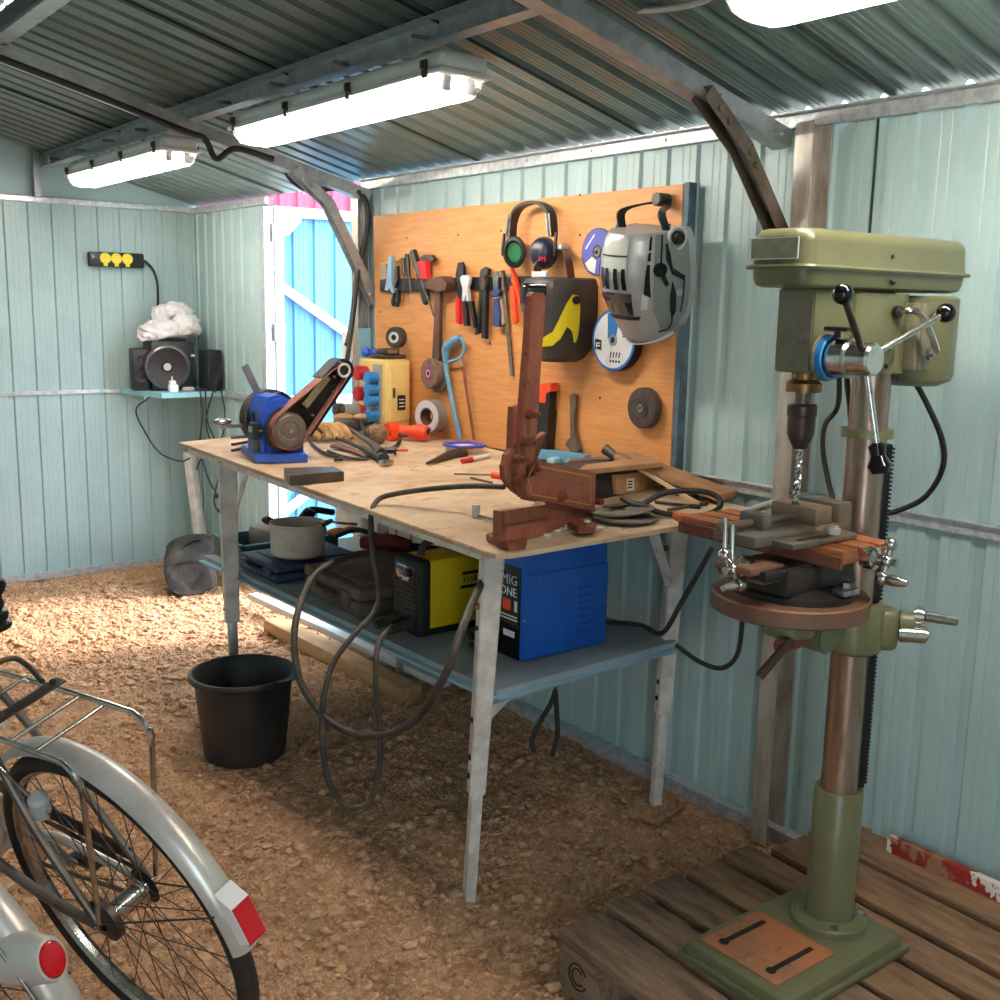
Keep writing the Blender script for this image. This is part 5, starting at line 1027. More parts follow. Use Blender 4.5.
# belt cover
def cover(x0,x1,hw,z0,z1,r,bv):
    b=MB(); n=8; P=[]
    for (sx,sy,a) in ((1,1,0),(0,1,90),(0,0,180),(1,0,270)):
        xx=x1-r if sx else x0+r; yy=YD+hw-r if sy else YD-hw+r
        for k in range(n+1):
            q=math.radians(a+90*k/n); P.append((xx+r*math.cos(q),yy+r*math.sin(q)))
    return b.prism(P,z0,z1,FZ,bev=bv)
def rr(x0,x1,hw,r,z,n=8):
    P=[]
    for (sx_,sy_,a) in ((1,1,0),(0,1,90),(0,0,180),(1,0,270)):
        xx=x1-r if sx_ else x0+r; yy=YD+hw-r if sy_ else YD-hw+r
        for k in range(n+1):
            q=math.radians(a+90*k/n); P.append((xx+r*math.cos(q),yy+r*math.sin(q),z))
    return P
b=MB(); LL=[]
for i_,z_ in ((0,1.583),(.003,1.615),)+tuple((.003+.024*(1-math.cos(q*PI/16)),1.626+.024*math.sin(q*PI/16)) for q in range(9)): LL.append(rr(1.602+i_,2.147-i_,.071-i_,max(.008,.035-i_*.8),z_))
b.loft(LL).build('belt_cover',m_gr,t)
MB().loft([rr(1.594,2.155,.079,.042,1.577),rr(1.592,2.157,.081,.043,1.581),rr(1.594,2.155,.079,.042,1.585)]).build('cover_rim',m_gr,t)
b=MB(); b.loft([rr(1.622,2.125,.053,.024,1.545),rr(1.610,2.137,.063,.03,1.549),rr(1.605,2.142,.068,.034,1.560),rr(1.604,2.143,.069,.034,1.577)]).build('cover_tray',m_gr,t)
b=MB(); b.box((1.6005,YD,1.613),(.003,.104,.036)); b.build('cover_label',mat('worn_olive_label',(148,142,112),.5,c2=(170,164,140),ns=40),t)
b=MB()
for s in (-1,1): b.bar((1.5985,YD-.053,1.613+s*.0185),(1.5985,YD+.053,1.613+s*.0185),.002,.002); 
for s in (-.053,.053): b.bar((1.5985,YD+s,1.594),(1.5985,YD+s,1.63),.002,.002)
b.build('label_frame',m_wplas,t)
b=MB(); b.cyl((1.86,YD-.0705,1.608),(1.86,YD-.0725,1.608),.004,seg=8); b.build('cover_hole',m_hole,t)
b=MB(); b.sph((1.862,YD-.075,1.56),(.006,.006,.006),8); b.build('cover_latch',m_black,t)
# motor
b=MB(); b.lathe([(0,-.012),(.055,-.012),(.078,.0),(.082,.012),(.082,.165),(.076,.17),(0,.17)],(2.06,YD,1.368),seg=36,sx=1.08); b.build('motor',m_gr,t)
b=MB(); b.box((1.975,YD-.078,1.458),(.035,.016,.13),bev=.002); b.box((1.955,YD-.06,1.458),(.016,.04,.13),bev=.002); b.build('motor_plate',m_greend,t)
for zz in (1.425,1.495):
    b=MB(); b.cyl((1.985,YD-.085,zz),(1.985,YD-.094,zz),.011,seg=6); b.cyl((1.985,YD-.094,zz),(1.985,YD-.099,zz),.006,seg=8); b.build('motor_bolt',m_steel,t)
b=MB(); b.tube([(1.905,YD-.055,1.505),(1.905,YD-.085,1.508),(1.925,YD-.10,1.50),(1.945,YD-.115,1.46),(1.96,YD-.12,1.43)],.0065,10); b.build('belt_tension_lever',m_chrome,t)
b=MB(); b.cyl((1.905,YD-.058,1.505),(1.905,YD-.068,1.505),.012,seg=12); b.build('lever_boss',m_black,t)
for xx,zz in ((1.89,1.435),(1.885,1.40),(1.93,1.375)):
    b=MB(); b.cyl((xx,YD-.0585,zz),(xx,YD-.061,zz),.005,seg=8); b.build('set_screw',m_hole,t)
# feed hub and three handles
hb=V((1.7011,1.232,1.4202)); dY=V((0,-1,0))
b=MB(); b.lathe([(.04,0),(.042,.004),(.042,.016),(.038,.018)],hb+dY*.0,dY,32); b.build('graduated_ring',mat('bright_blue_scale',(40,130,200),.35),t)
b=MB(); b.lathe([(.034,.018),(.036,.022),(.036,.055),(.032,.058),(.030,.060),(.030,.10),(.026,.104),(0,.104)],hb,dY,32); b.build('feed_hub',m_chrome,t)
b=MB(); b.lathe([(.030,-.002),(.045,-.002),(.045,.004),(.03,.004)],hb,dY,32); b.build('hub_plate',m_greend,t)
b=MB(); b.cyl(hb+V((-.012,-.03,.036)),hb+V((-.012,-.03,.05)),.006,seg=10); b.box(hb+V((-.012,-.035,.052)),(.03,.05,.008),bev=.002); b.build('depth_stop',m_black,t)
hc=hb+dY*.083
for nm,tip in (('a',V((1.5806,1.12,1.5322))),('b',V((1.8682,1.1,1.5045))),('c',V((1.7178,1.115,1.2377)))):
    b=MB(); d=(tip-hc).normalized(); b.cyl(hc+d*.02,tip,.0062,seg=12); sp=b.build('feed_handle',m_chrome if nm!='a' else m_dsteel,t)
    b=MB(); b.sph(tip,(.018,.018,.018),18) if nm!='c' else b.lathe([(.008,-.035),(.016,-.03),(.013,-.012),(.022,.006),(.015,.02),(0,.022)],tip,d,20); b.build('knob',m_blackg,sp)
# quill, chuck, bit
sx=1.712
m_brass=mat('tarnished_brass',(150,112,70),.4,.8,c2=(100,72,50),ns=20)
b=MB(); b.lathe([(.033,0),(.033,.016),(.029,.020),(.024,.024),(.024,.04)],(sx,YD,1.352),seg=32); b.build('quill_collar',m_brass,t)
b=MB(); b.cyl((sx,YD,1.36),(sx,YD,1.325),.015,seg=20); b.build('spindle',m_frame,t)
b=MB(); b.lathe([(0,0),(.013,0),(.022,.018),(.026,.03),(.026,.062),(.028,.064),(.028,.082),(.025,.086),(0,.086)],(sx,YD,1.243),seg=28); b.build('chuck',mat('dark_brown_chuck',(70,54,50),.4,.6,c2=(96,74,66),ns=24),t)
b=MB(); zz=[1.135+.11*k/40 for k in range(41)]
for ph in (0,PI): b.tube([(sx+.004*math.cos(z_*190+ph),YD+.004*math.sin(z_*190+ph),z_) for z_ in zz],.0042,6,1)
b.cyl((sx,YD,1.14),(sx,YD,1.245),.005,seg=10); b.build('drill_bit',m_chrome,t)
# table bracket
b=MB(); b.lathe([(.05,0),(.062,.008),(.064,.02),(.064,.095),(.058,.11),(.05,.112)],(cx,YD,.80),seg=32); b.bar((cx-.03,YD,.862),(1.73,YD,.885),.075,.05,up=(0,1,0),bev=.012); b.cyl((1.785,YD-.05,.868),(1.785,YD+.05,.868),.038,seg=24,bev=.006); b.cyl((1.715,YD,.875),(1.715,YD,.925),.05,seg=28); b.build('table_bracket',m_gr,t)
b=MB(); b.box((cx+.047,YD-.044,.852),(.055,.06,.09),rot=eul(0,0,-.75),bev=.016,seg=3); b.build('gear_housing',m_gr,t)
q=V((cx+.066,YD-.066,.868)); b=MB(); b.cyl(q,q+V((.02,-.022,0)),.024,seg=20,bev=.003); b.build('crank_boss',m_gr,t)
b=MB(); b.cyl(q+V((.02,-.022,.016)),q+V((.03,-.04,.016)),.020,seg=20,bev=.004); b.cyl(q+V((.03,-.04,.016)),q+V((.078,-.085,.008)),.0115,.010,seg=16,bev=.002); b.build('crank_handle',m_chrome,t)
b=MB(); b.cyl(q+V((-.012,-.008,-.022)),q+V((.028,-.05,-.022)),.018,seg=16,bev=.004); b.cyl(q+V((.028,-.05,-.022)),q+V((.0295,-.0515,-.022)),.008,seg=12); b.build('clamp_bolt',m_chrome,t)
p=V((1.675,YD-.02,.865)); b=MB(); b.cyl(p+V((.06,0,.0)),p+V((-.02,-.01,0)),.016,seg=14); b.build('lock_stud',m_rust,t)
b=MB(); b.cyl(p+V((-.005,-.02,.012)),p+V((-.065,.0,-.055)),.009,seg=12); b.build('lock_lever',m_handle,t)
b=MB(); b.lathe([(0,0),(.15,0),(.153,.003),(.153,.032),(.150,.035),(0,.035)],(1.712,YD,.925),seg=56); b.build('round_table',m_iron,t)
# ------------------------------------------------------------------ cross slide
m_orust=mat('orange_rusty_iron',(186,112,66),.7,.2,c2=(146,88,58),ns=10,bump=.15,bs=80,c3=(118,76,56),ns3=24)
m_oil=mat('oily_black_iron',(34,30,30),.5,.3,c2=(56,44,40),ns=12)
ZT=.9605
t=thing('cross_slide_table','rusty cross slide table with two ball crank handles bolted on the round drill table','cross slide',(1.712,YD,ZT))
b=MB(); b.lathe([(0,0),(.115,0),(.115,.012),(.085,.02),(0,.02)],(1.712,YD,ZT),seg=40,sx=1.1,sy=.95); b.box((1.72,YD,ZT+.04),(.22,.14,.05),bev=.006,taper=.9); b.build('swivel_base',m_oil,t)
b=MB(); b.box((1.68,YD,ZT+.058),(.24,.115,.022),bev=.004); b.build('lower_slide',m_oil,t)
b=MB(); b.box((1.585,YD,ZT+.068),(.10,.09,.016),bev=.006); b.box((1.60,YD,ZT+.05),(.08,.11,.012),bev=.004); b.build('slide_cover',m_iron,t)
b=MB(); b.box((1.73,YD-.115,ZT+.022),(.05,.03,.014),bev=.004); b.cyl((1.73,YD-.115,ZT+.028),(1.73,YD-.115,ZT+.04),.011,seg=6); b.build('hold_down_clamp',m_steel,t)
ys,ye=1.165,1.575
tt=(1.705,1.865)
b=MB(); b.box(((tt[0]+tt[1])/2,(ys+ye)/2,ZT+.086),(tt[1]-tt[0],ye-ys,.018),bev=.002)
for xx in (tt[0]+.022,(tt[0]+tt[1])/2,tt[1]-.022): b.box((xx,(ys+ye)/2,ZT+.099),(.044,ye-ys,.010),bev=.0015)
b.build('slotted_table',m_orust,t)
b=MB(); b.box((tt[0]-.003,(ys+ye)/2,ZT+.08),(.008,ye-ys,.024)); b.build('table_side',m_rust,t)
def ballcrank(name,c,ax,a0,L=.036):
    c=V(c);ax=V(ax).normalized(); u_=ax.cross(V((0,0,1))).normalized(); v_=u_.cross(ax)
    b=MB(); b.lathe([(.020,0),(.022,.004),(.022,.022),(.016,.026),(.012,.028),(.012,.04)],c,ax,24); d_=b.build('dial_collar',m_brass if False else m_chrome,t)
    q=c+ax*.045; d=u_*math.cos(a0)+v_*math.sin(a0)
    b=MB(); b.cyl(q-d*L,q+d*L,.0075,seg=12); b.sph(q,(.013,.013,.013),14); b.sph(q-d*L,(.013,.013,.013),16); b.sph(q+d*L,(.014,.014,.014),16); b.cyl(q,q+ax*.022,.008,seg=12); b.build('ball_crank',m_chrome,t)
    b=MB(); e=q+d*L; b.tube([e,e+ax*.02+u_*.0,e+ax*.05],lambda s:.006+.005*math.sin(s*PI),12); b.build('crank_grip',m_chrome,t)
ballcrank('front',(1.585,YD+.005,ZT+.066),(-1,-.05,0),.9+PI,.031)
ballcrank('side',(1.775,ys-.0,ZT+.085),(.05,-1,0),-1.25,.033)
b=MB(); b.box((1.79,ys-.006,ZT+.085),(.07,.016,.03),bev=.004); b.build('end_bracket',m_rust,t)
# ------------------------------------------------------------------ drill vise
ZV=ZT+.1045
m_vise=mat('grey_dusty_vise',(98,96,92),.55,.4,c2=(128,106,84),ns=12,bump=.1,bs=90)
t=thing('drill_vise','grey machine vise with two steel rod handles on top of the cross slide','vise',(1.72,1.31,ZV))
b=MB(); b.box((1.72,1.315,ZV+.012),(.30,.105,.022),bev=.004); b.box((1.72,1.245,ZV+.007),(.20,.06,.012),bev=.003); b.build('vise_base',m_vise,t)
b=MB(); b.box((1.715,1.232,ZV+.0135),(.12,.012,.0012)); b.build('base_slot',m_hole,t)
b=MB(); b.cyl((1.765,1.232,ZV+.014),(1.765,1.232,ZV+.026),.013,seg=6); b.cyl((1.765,1.232,ZV+.026),(1.765,1.232,ZV+.03),.008,seg=10); b.build('hold_bolt',mat('pale_bolt',(190,180,168),.5,.4),t)
b=MB(); b.box((1.845,1.325,ZV+.042),(.045,.125,.042),bev=.004); b.build('fixed_jaw',m_vise,t)
b=MB(); b.box((1.785,1.325,ZV+.040),(.055,.11,.036),bev=.004); b.build('moving_jaw',mat('tan_dusty_jaw',(140,118,96),.6,.3,c2=(110,92,78),ns=14),t)
b=MB(); b.box((1.645,1.325,ZV+.036),(.03,.06,.036),bev=.005); b.build('screw_block',m_vise,t)
b=MB(); b.cyl((1.56,1.325,ZV+.034),(1.76,1.325,ZV+.034),.008,seg=16); b.build('screw',mat('brown_greasy_screw',(112,94,78),.5,.5),t)
b=MB(); b.sph((1.55,1.325,ZV+.036),(.014,.014,.014),14); b.build('screw_head',m_vise,t)
for dx_,dz_ in ((0,.0),(.008,-.012)):
    b=MB(); b.cyl((1.545+dx_,1.315-dx_*1.4,ZV+.055+dz_),(1.545+dx_,1.31-dx_*1.4,ZV-.045),.005,seg=12); b.build('tommy_bar',m_chrome,t)
# clamp arm on bench end
t=thing('bar_clamp','bright pipe lever with an orange clamp hooked on the bench end beside the drill','clamp',(1.98,1.8,.96))
b=MB(); b.tube([(2.028,1.809,0.981),(1.9694,1.7062,1.0071),(1.9095,1.5702,1.0524),(1.8915,1.4771,1.0894)],.009,10); b.build('pipe_lever',m_lgrey,t)
b=MB(); b.box((2.0602,1.872,0.9723),(.09,.035,.018),rot=eul(.1,.1,-.4),bev=.005); b.box((2.0189,1.7907,0.9826),(.05,.035,.03),rot=eul(.1,.1,-.3),bev=.006); b.build('clamp_head',mat('chipped_orange_paint',(206,96,52),.6,c2=(150,74,50),ns=24),t)
# drill press power cord
b=MB(); b.tube([(2.1645,1.456,1.415),(2.1444,1.4148,1.4479),(2.1482,1.3839,1.4381),(2.1466,1.3491,1.3918),(2.1743,1.311,1.3174),(2.2144,1.286,1.2298),(2.2455,1.2974,1.1591),(2.2645,1.3439,1.0889),(2.2787,1.413,1.0459),(2.284,1.4681,1.0242)],.0065,8); tag(b.build('motor_cable',m_rubber,at=(2.05,1.2,1.3)),'black drill cord looping out on the right of the column','cable')
b=MB(); b.tube([(1.9704,1.3409,1.4364),(1.9652,1.3634,1.4044),(1.991,1.3849,1.3607),(1.9902,1.3713,1.2979),(1.9924,1.3585,1.1919),(1.9927,1.3545,1.0617)],.006,8); tag(b.build('switch_cable',m_rubber,at=(1.85,1.2,1.3)),'black cord hanging in front of the drill column','cable')
b=MB(); b.tube([(1.89,1.338,1.42)]+[(2.1594,1.5213,1.2896),(2.1648,1.5569,1.239),(2.1556,1.5508,1.1806),(2.1416,1.5209,1.1138),(2.1137,1.4797,1.0632)]+[(1.95,1.34,.98),(1.95,1.335,.91)],.006,8); tag(b.build('loose_cable',m_rubber,at=(2.0,1.5,1.3)),'black cord bowing out left between the chuck and the drill column','cable')

# ------------------------------------------------------------------ bicycles
def bike(origin,th,ro,label,rack,lab2):
    F=V((-math.sin(th),math.cos(th),0)); n0=V((math.cos(th),math.sin(th),0)); n=n0*math.cos(ro)+V((0,0,math.sin(ro))); U=n.cross(F)
    R=Matrix((F,-n,U)).transposed()
    t=thing('bicycle',label,'bicycle',origin,R)
    A=lambda r,a,y=0:V((r*math.cos(a),y,r*math.sin(a)))
    def bd(b,nm,m,p=None,**k): return b.build(nm,m,p or t,world=False,**k)
    b=MB(); b.tube([A(.325,2*PI*k/64) for k in range(64)],.0205,12,1,closed=True); bd(b,'tyre',m_rubber)
    b=MB(); P=[]
    for r,y in ((.308,-.013),(.314,-.014),(.314,.014),(.308,.013),(.302,.006),(.302,-.006)): P.append((r,y))
    tb=bmesh.new(); rings=[[tb.verts.new(A(r,2*PI*k/72,y)) for k in range(72)] for r,y in P]
    for i in range(6):
        for k in range(72): tb.faces.new((rings[i][k],rings[i][(k+1)%72],rings[(i+1)%6][(k+1)%72],rings[(i+1)%6][k]))
    b._merge(tb); bd(b,'rim',m_chrome)
    b=MB(); b.cyl((0,-.035,0),(0,.035,0),.020,seg=24); b.lathe([(.02,0),(.033,.002),(.033,.005),(.02,.007)],(0,.030,0),(0,1,0),28); b.lathe([(.02,0),(.033,.002),(.033,.005),(.02,.007)],(0,-.030,0),(0,-1,0),28); b.cyl((0,-.075,0),(0,.075,0),.005,seg=12); hub=bd(b,'hub',m_chrome)
    b=MB(); b.lathe([(.018,0),(.046,.002),(.046,.016),(.03,.02),(.018,.022)],(0,.036,0),(0,1,0),28); bd(b,'brake_drum',m_dsteel)
    b=MB(); b.lathe([(.015,0),(.038,0),(.041,.002),(.038,.004),(.015,.004)],(0,-.048,0),(0,-1,0),18); bd(b,'sprocket',m_black)
    for s in (1,-1):
        for k in range(18):
            a=2*PI*k/18+(0 if s>0 else .17); ao=a+(.42 if k%2 else -.42)*2.0
            b=MB(); b.cyl(A(.031,ao,s*.031),A(.304,a,s*.004),.0011,seg=5); bd(b,'spoke',m_dsteel)
    # mudguard: curved section swept over the wheel
    a0,a1=math.radians(172),math.radians(52 if rack else 58)
    def f(a,c):
        q=a0+(a1-a0)*a; w_=(c-.5)*2; r=.374-.014*w_*w_-.004*abs(w_)**6; return A(r,q,w_*.030)
    b=MB(); b.grid(f,48,10,thick=.0015); bd(b,'mudguard',m_fender,label='silver painted mudguard')
    for s in (1,-1):
        b=MB(); b.cyl((0,s*.06,0),A(.362,math.radians(158),s*.03),.002,seg=6); bd(b,'mudguard_stay',m_dsteel)
        b=MB(); b.tube([(0,s*.062,0),(.16,s*.062,.0),(.30,s*.055,.01),(.44,s*.03,-.02)],.0105,10); bd(b,'chain_stay',m_frame if s>0 else m_fender)
        b=MB(); b.tube([(0,s*.062,.005),(.12,s*.056,.20),(.24,s*.03,.42),(.28,s*.02,.48)],.008,10); bd(b,'seat_stay',m_frame)
    b=MB(); b.cyl((.44,0,-.03),(.255,0,.52),.016,seg=16); b.cyl((.44,-.035,-.02),(.44,.035,-.02),.022,seg=16); bd(b,'seat_tube',m_fender)
    b=MB(); b.cyl((.255,0,.52),(.215,0,.63),.0125,seg=12); bd(b,'seat_post',m_chrome)
    b=MB(); b.tube([(.30,0,.46),(.6,0,.38),(.86,0,.34)],.016,12); b.tube([(.44,0,-.02),(.65,0,.12),(.88,0,.30)],.017,12); bd(b,'frame_tubes',m_fender)
    b=MB(); b.tube([(.30,0,.655),(.20,0,.66),(.135,0,.655),(.12,0,.65)],lambda s:.055+.02*s-.02*s**4,16,flat=.55); b.tube([(.30,0,.655),(.37,0,.655),(.43,0,.645)],lambda s:.05-.028*s,14,flat=.5); bd(b,'saddle',m_black)
    for s in (1,-1):
        b=MB(); b.lathe([(.0,0),(.022,0),(.024,.01),(.019,.015),(.023,.022),(.023,.032),(.018,.037),(.022,.044),(.022,.06),(0,.06)],(.14,s*.03,.575),(0,0,1),18); bd(b,'saddle_spring',m_black)
    # chain
    b=MB()
    for k in range(44):
        for z0,z1 in ((.038,.085),(-.038,-.085)):
            u_=k/44; p=V((.44*u_,-.05,z0+(z1-z0)*u_-.02*u_)); b.box(p,(.011,.006,.007))
    o=bd(b,'chain',m_dsteel,kind='stuff')
    b=MB(); b.lathe([(.02,0),(.088,0),(.09,.003),(.088,.004),(.02,.004)],(.44,-.05,-.02),(0,-1,0),36); bd(b,'chainring',m_chrome)
    b=MB(); b.bar((.03,-.062,.055),(.52,-.062,.085),.004,.035,up=(0,0,1)); bd(b,'chain_guard',m_black)
    for s in (1,-1):
        b=MB(); b.bar((.44,s*.065,-.02),(.44+s*.15,s*.07,-.08),.016,.01); c_=bd(b,'crank_arm',m_chrome)
        b=MB(); b.box((.44+s*.155,s*.12,-.082),(.08,.08,.022),bev=.004); b.build('pedal',m_black,c_,world=False)
    if rack:
        for s in (1,-1):
            b=MB(); b.tube([(.32,s*.07,.415),(.12,s*.075,.422),(-.09,s*.075,.428),(-.125,s*.075,.425),(-.146,s*.075,.40),(-.142,s*.075,.36),(-.02,s*.068,.02)],.0055,10); bd(b,'rack_rail',m_chrome)
        for f_ in (.205,.12,.036,-.037):
            b=MB(); b.cyl((f_,-.075,.424),(f_,.075,.424),.004,seg=10); bd(b,'rack_cross_bar',m_chrome)
        b=MB(); b.box((.085,0,.447),(.030,.155,.004),bev=.001); b.cyl((.085,-.06,.449),(.085,-.06,.456),.006,seg=8); b.cyl((.085,.05,.449),(.085,.05,.456),.007,seg=8); bd(b,'spring_clip_plate',m_dsteel)
        b=MB(); b.tube([(.10,-.05,.455),(.15,-.055,.48),(.155,-.03,.505),(.155,.03,.505),(.15,.055,.48),(.10,.05,.455)],.0055,10); bd(b,'spring_clip_loop',m_dsteel)
        b=MB(); b.box((.105,.055,.44),(.05,.025,.012),bev=.003); bd(b,'clip_bracket',m_lgrey)
        b=MB(); b.cyl((.30,.06,.40),(.02,.062,.26),.0035,seg=8); bd(b,'rack_stay',m_chrome)
        b=MB(); b.lathe([(0,0),(.016,.002),(.018,.012),(.018,.05),(.012,.058),(0,.06)],(.055,.06,.245),(-.35,.1,.9),18); bd(b,'dynamo',m_lgrey)
        # box tail lamp
        aa=math.radians(161); rr=A(1,aa); tg=V((-math.sin(aa),0,math.cos(aa)))
        M_=Matrix((tg,V((0,1,0)),rr)).transposed()
        M2=Matrix((tg,rr,V((0,1,0)))).transposed()
        b=MB(); b.prism([(-.058,.012),(-.030,.040),(.044,.036),(.046,.008)],-.020,.020,M2,A(.366,aa)); tl=bd(b,'tail_lamp',m_wplas,label='pale box tail lamp with red lens')
        b=MB(); b.prism([(-.028,.0385),(-.026,.0435),(.042,.0395),(.0475,.035),(.0475,.018),(.0445,.018),(.042,.0345)],-.0185,.0185,M2,A(.366,aa)); b.build('red_lens',m_redlens,tl,world=False)
    else:
        aa=math.radians(150); rr=A(1,aa); tg=V((-math.sin(aa),0,math.cos(aa))); ax=V((-.93,-.22,.18)).normalized()
        b=MB(); b.lathe([(.040,-.07),(.038,-.03),(.033,.012),(.030,.018),(.026,.019)],A(.395,aa),ax,28,sx=.85,sy=1.15); tl=bd(b,'tail_lamp',m_fender,label='rounded silver tail lamp with red lens')
        b=MB(); b.lathe([(.027,.014),(.023,.022),(.0,.026)],A(.395,aa),ax,26,sx=.85,sy=1.15); b.build('red_lens',m_redlens,tl,world=False)
        b=MB(); b.tube([A(.375,math.radians(q),.034) for q in (172,160,145,130)],.003,8); bd(b,'mudguard_edge',m_frame)
    return t
bike((.607,1.956,.349),.322,.29,'silver bicycle with a rear luggage rack and a boxy red tail light',True,'')
bike((.302,1.892,.35),.33,.29,'silver bicycle at the bottom left corner with a round red tail light',False,'')
# ------------------------------------------------------------------ bucket, holdall, timber
t=thing('bucket','black plastic builders bucket standing on the gravel','bucket',(1.40,3.21,0))
bx,by=1.425,3.235
m_buck=mat('black_bucket_plastic',(32,31,32),.5,c2=(54,50,46),ns=5,c3=(92,80,68),ns3=7,nb3=(.66,.8))
b=MB(); b.lathe([(0,.006),(.128,.006),(.134,.012),(.160,.272),(.174,.275),(.178,.281),(.178,.291),(.174,.297),(.166,.297),(.158,.287),(.130,.02),(0,.014)],(bx,by,-.004),seg=48); b.build('bucket_body',m_buck,t)
b=MB(); 
def lip(a,c):
    q=-1.05+.75*(a-.5); r=.172+.034*c*math.sin(PI*a); return (bx+r*math.cos(q),by+r*math.sin(q),.287+.006*c)
b.grid(lip,12,3,thick=.005); b.build('pouring_lip',m_buck,t)
def stk(a,c):
    q=-.42+.22*(a-.5); z_=.155+.075*(c-.5); r=.1345+.026*(z_-.012)/.273+.002; return (bx+r*math.cos(q),by+r*math.sin(q),z_)
b=MB(); b.grid(stk,8,5); b.build('torn_label',mat('torn_tan_label',(170,150,128),.8,c2=(110,96,82),ns=14),t)
t=thing('holdall','dusty black-brown holdall bag slumped on the gravel under the far end of the bench','bag',(2.16,5.44,0))
m_hold=mat('dusty_black_fabric',(44,42,43),.85,c2=(92,80,72),ns=6,bump=.3,bs=60)
b=MB(); LL=[]; Rh=eul(0,0,-.42)
for yy,w_,h_ in ((-.215,.02,.03),(-.213,.20,.14),(-.20,.25,.165),(-.10,.28,.20),(0,.29,.225),(.08,.28,.24),(.16,.26,.24),(.21,.22,.20),(.225,.10,.12)):
    ring=[]
    for k in range(28):
        a=2*PI*k/28; ca,sa=math.cos(a),math.sin(a)
        q=V((w_/2*math.copysign(abs(ca)**.55,ca),yy+.06*(sa*.5+.5)*(1 if yy<-.1 else 0),max(.0,h_*(.5+.5*math.copysign(abs(sa)**.6,sa)))))
        q+=V((noise.noise(q*11),noise.noise(q*11+V((5,0,0))),noise.noise(q*11+V((0,5,0)))))*.016
        q.z=max(0,q.z); ring.append(Rh@q+V((2.13,5.46,0)))
    LL.append(ring)
b.loft(LL); b.build('bag_body',m_hold,t)
b=MB(); b.tube([(2.02,5.40,.10),(2.05,5.42,.20),(2.14,5.46,.235),(2.22,5.50,.20),(2.26,5.52,.10)],.012,8,flat=.4); b.build('carry_strap',m_black,t)
b=MB(); b.tube([(1.99,5.33,.15),(2.06,5.29,.165),(2.14,5.27,.155)],.006,8); b.build('zip_flap',m_black,t)
# white folded steel section leaning in the corner
b=MB(); A_,B_=V((2.3033,5.9,0.653)),V((2.3147,5.75,0.1218)); B_.z=.01
b.bar(A_,B_,.055,.05,up=(.5,-.8,0),bev=.003); tag(b.build('steel_post',m_white,at=tuple(B_)),'spare white steel post leaning in the back corner behind the holdall','steel post')
# timber kerb and rail on the ground below the bench
b=MB(); b.bar((2.13,4.5,.02),(2.165,3.35,.02),.09,.06,bev=.004); tag(b.build('timber_sleeper',mat('tan_timber',(190,150,104),.8,c2=(160,120,82),ns=6,stretch=(4,1,4)),at=(2.13,4.5,0)),'long tan timber lying on the gravel below the shelf','timber')
b=MB(); b.bar((2.22,4.9,.05),(2.29,3.3,.05),.05,.03,bev=.003); tag(b.build('aluminium_profile',m_lgrey,at=(2.2,4.9,.035)),'long pale metal profile on the ground behind the timber below the shelf','metal profile')
# ------------------------------------------------------------------ corner shelf with loudspeakers
t=thing('corner_shelf','pale blue shelf board in the back right corner','shelf',(2.22,5.9,1.0))
ZS=1.012
b=MB(); b.prism([(1.985,6.055),(2.07,5.66),(2.425,5.66),(2.425,6.055)],ZS-.028,ZS,FZ,bev=.001); b.build('shelf_board',mat('pale_blue_shelf_board',(150,204,214),.5),t)
b=MB(); b.bar((2.06,6.04,ZS-.04),(2.06,5.86,ZS-.04),.03,.02); b.build('bracket',m_zinc,t)
m_speak=mat('speaker_black',(24,24,26),.5); m_grille=mat('speaker_cone',(36,32,34),.6)
def satellite(c,yaw,label):
    t=thing('satellite_speaker',label,'loudspeaker',c,eul(0,0,yaw),'satellite speakers')
    b=MB(); b.box((0,0,.115),(.09,.11,.22),bev=.008); b.build('cabinet',m_speak,t,world=False)
    for zz,r in ((.085,.034),(.168,.018)):
        b=MB(); b.lathe([(r+.005,0),(r+.004,.004),(r,.003),(r*.4,-.006),(r*.3,.0),(0,.003)],(0,-.056,zz),(0,-1,0),24); b.build('driver_cone',m_grille,t,world=False)
    b=MB(); b.box((0,0,.003),(.08,.10,.006)); b.build('rubber_foot',m_black,t,world=False)
    return t
satellite((2.04,5.90,ZS),-.15,'black satellite speaker at the left of the subwoofer')
satellite((2.372,5.725,ZS),.1,'black satellite speaker at the right of the subwoofer')
t=thing('subwoofer','black subwoofer with a round grey-ringed cone on the corner shelf','subwoofer',(2.20,5.92,ZS))
b=MB(); b.box((2.205,5.90,ZS+.135),(.235,.20,.268),rot=eul(0,0,-.12),bev=.01); b.build('cabinet',m_speak,t)
FW=V((-.25,-.97,0)).normalized(); cW=V((2.155,5.795,ZS+.13))
b=MB(); b.lathe([(.110,-.004),(.120,.004),(.117,.018),(.104,.024),(.099,.014)],cW,FW,44); b.build('cone_surround',mat('silver_grey_ring',(96,94,98),.35,.3),t)
b=MB(); b.lathe([(.101,.014),(.06,.004),(.03,.0),(.026,.006),(0,.010)],cW,FW,40); b.build('cone',mat('dark_red_black_cone',(38,26,28),.5),t)
b=MB(); b.lathe([(.021,.008),(.019,.013),(0,.014)],cW,FW,24); b.build('badge_ring',m_lgrey,t)
b=MB(); b.box((2.30,5.797,ZS+.16),(.03,.004,.12),rot=eul(0,0,-.12)); b.build('control_strip',m_blackg,t)
b=MB(); b.sph((2.30,5.79,ZS+.19),(.014,.006,.009),10); b.build('control_knob',m_lgrey,t)
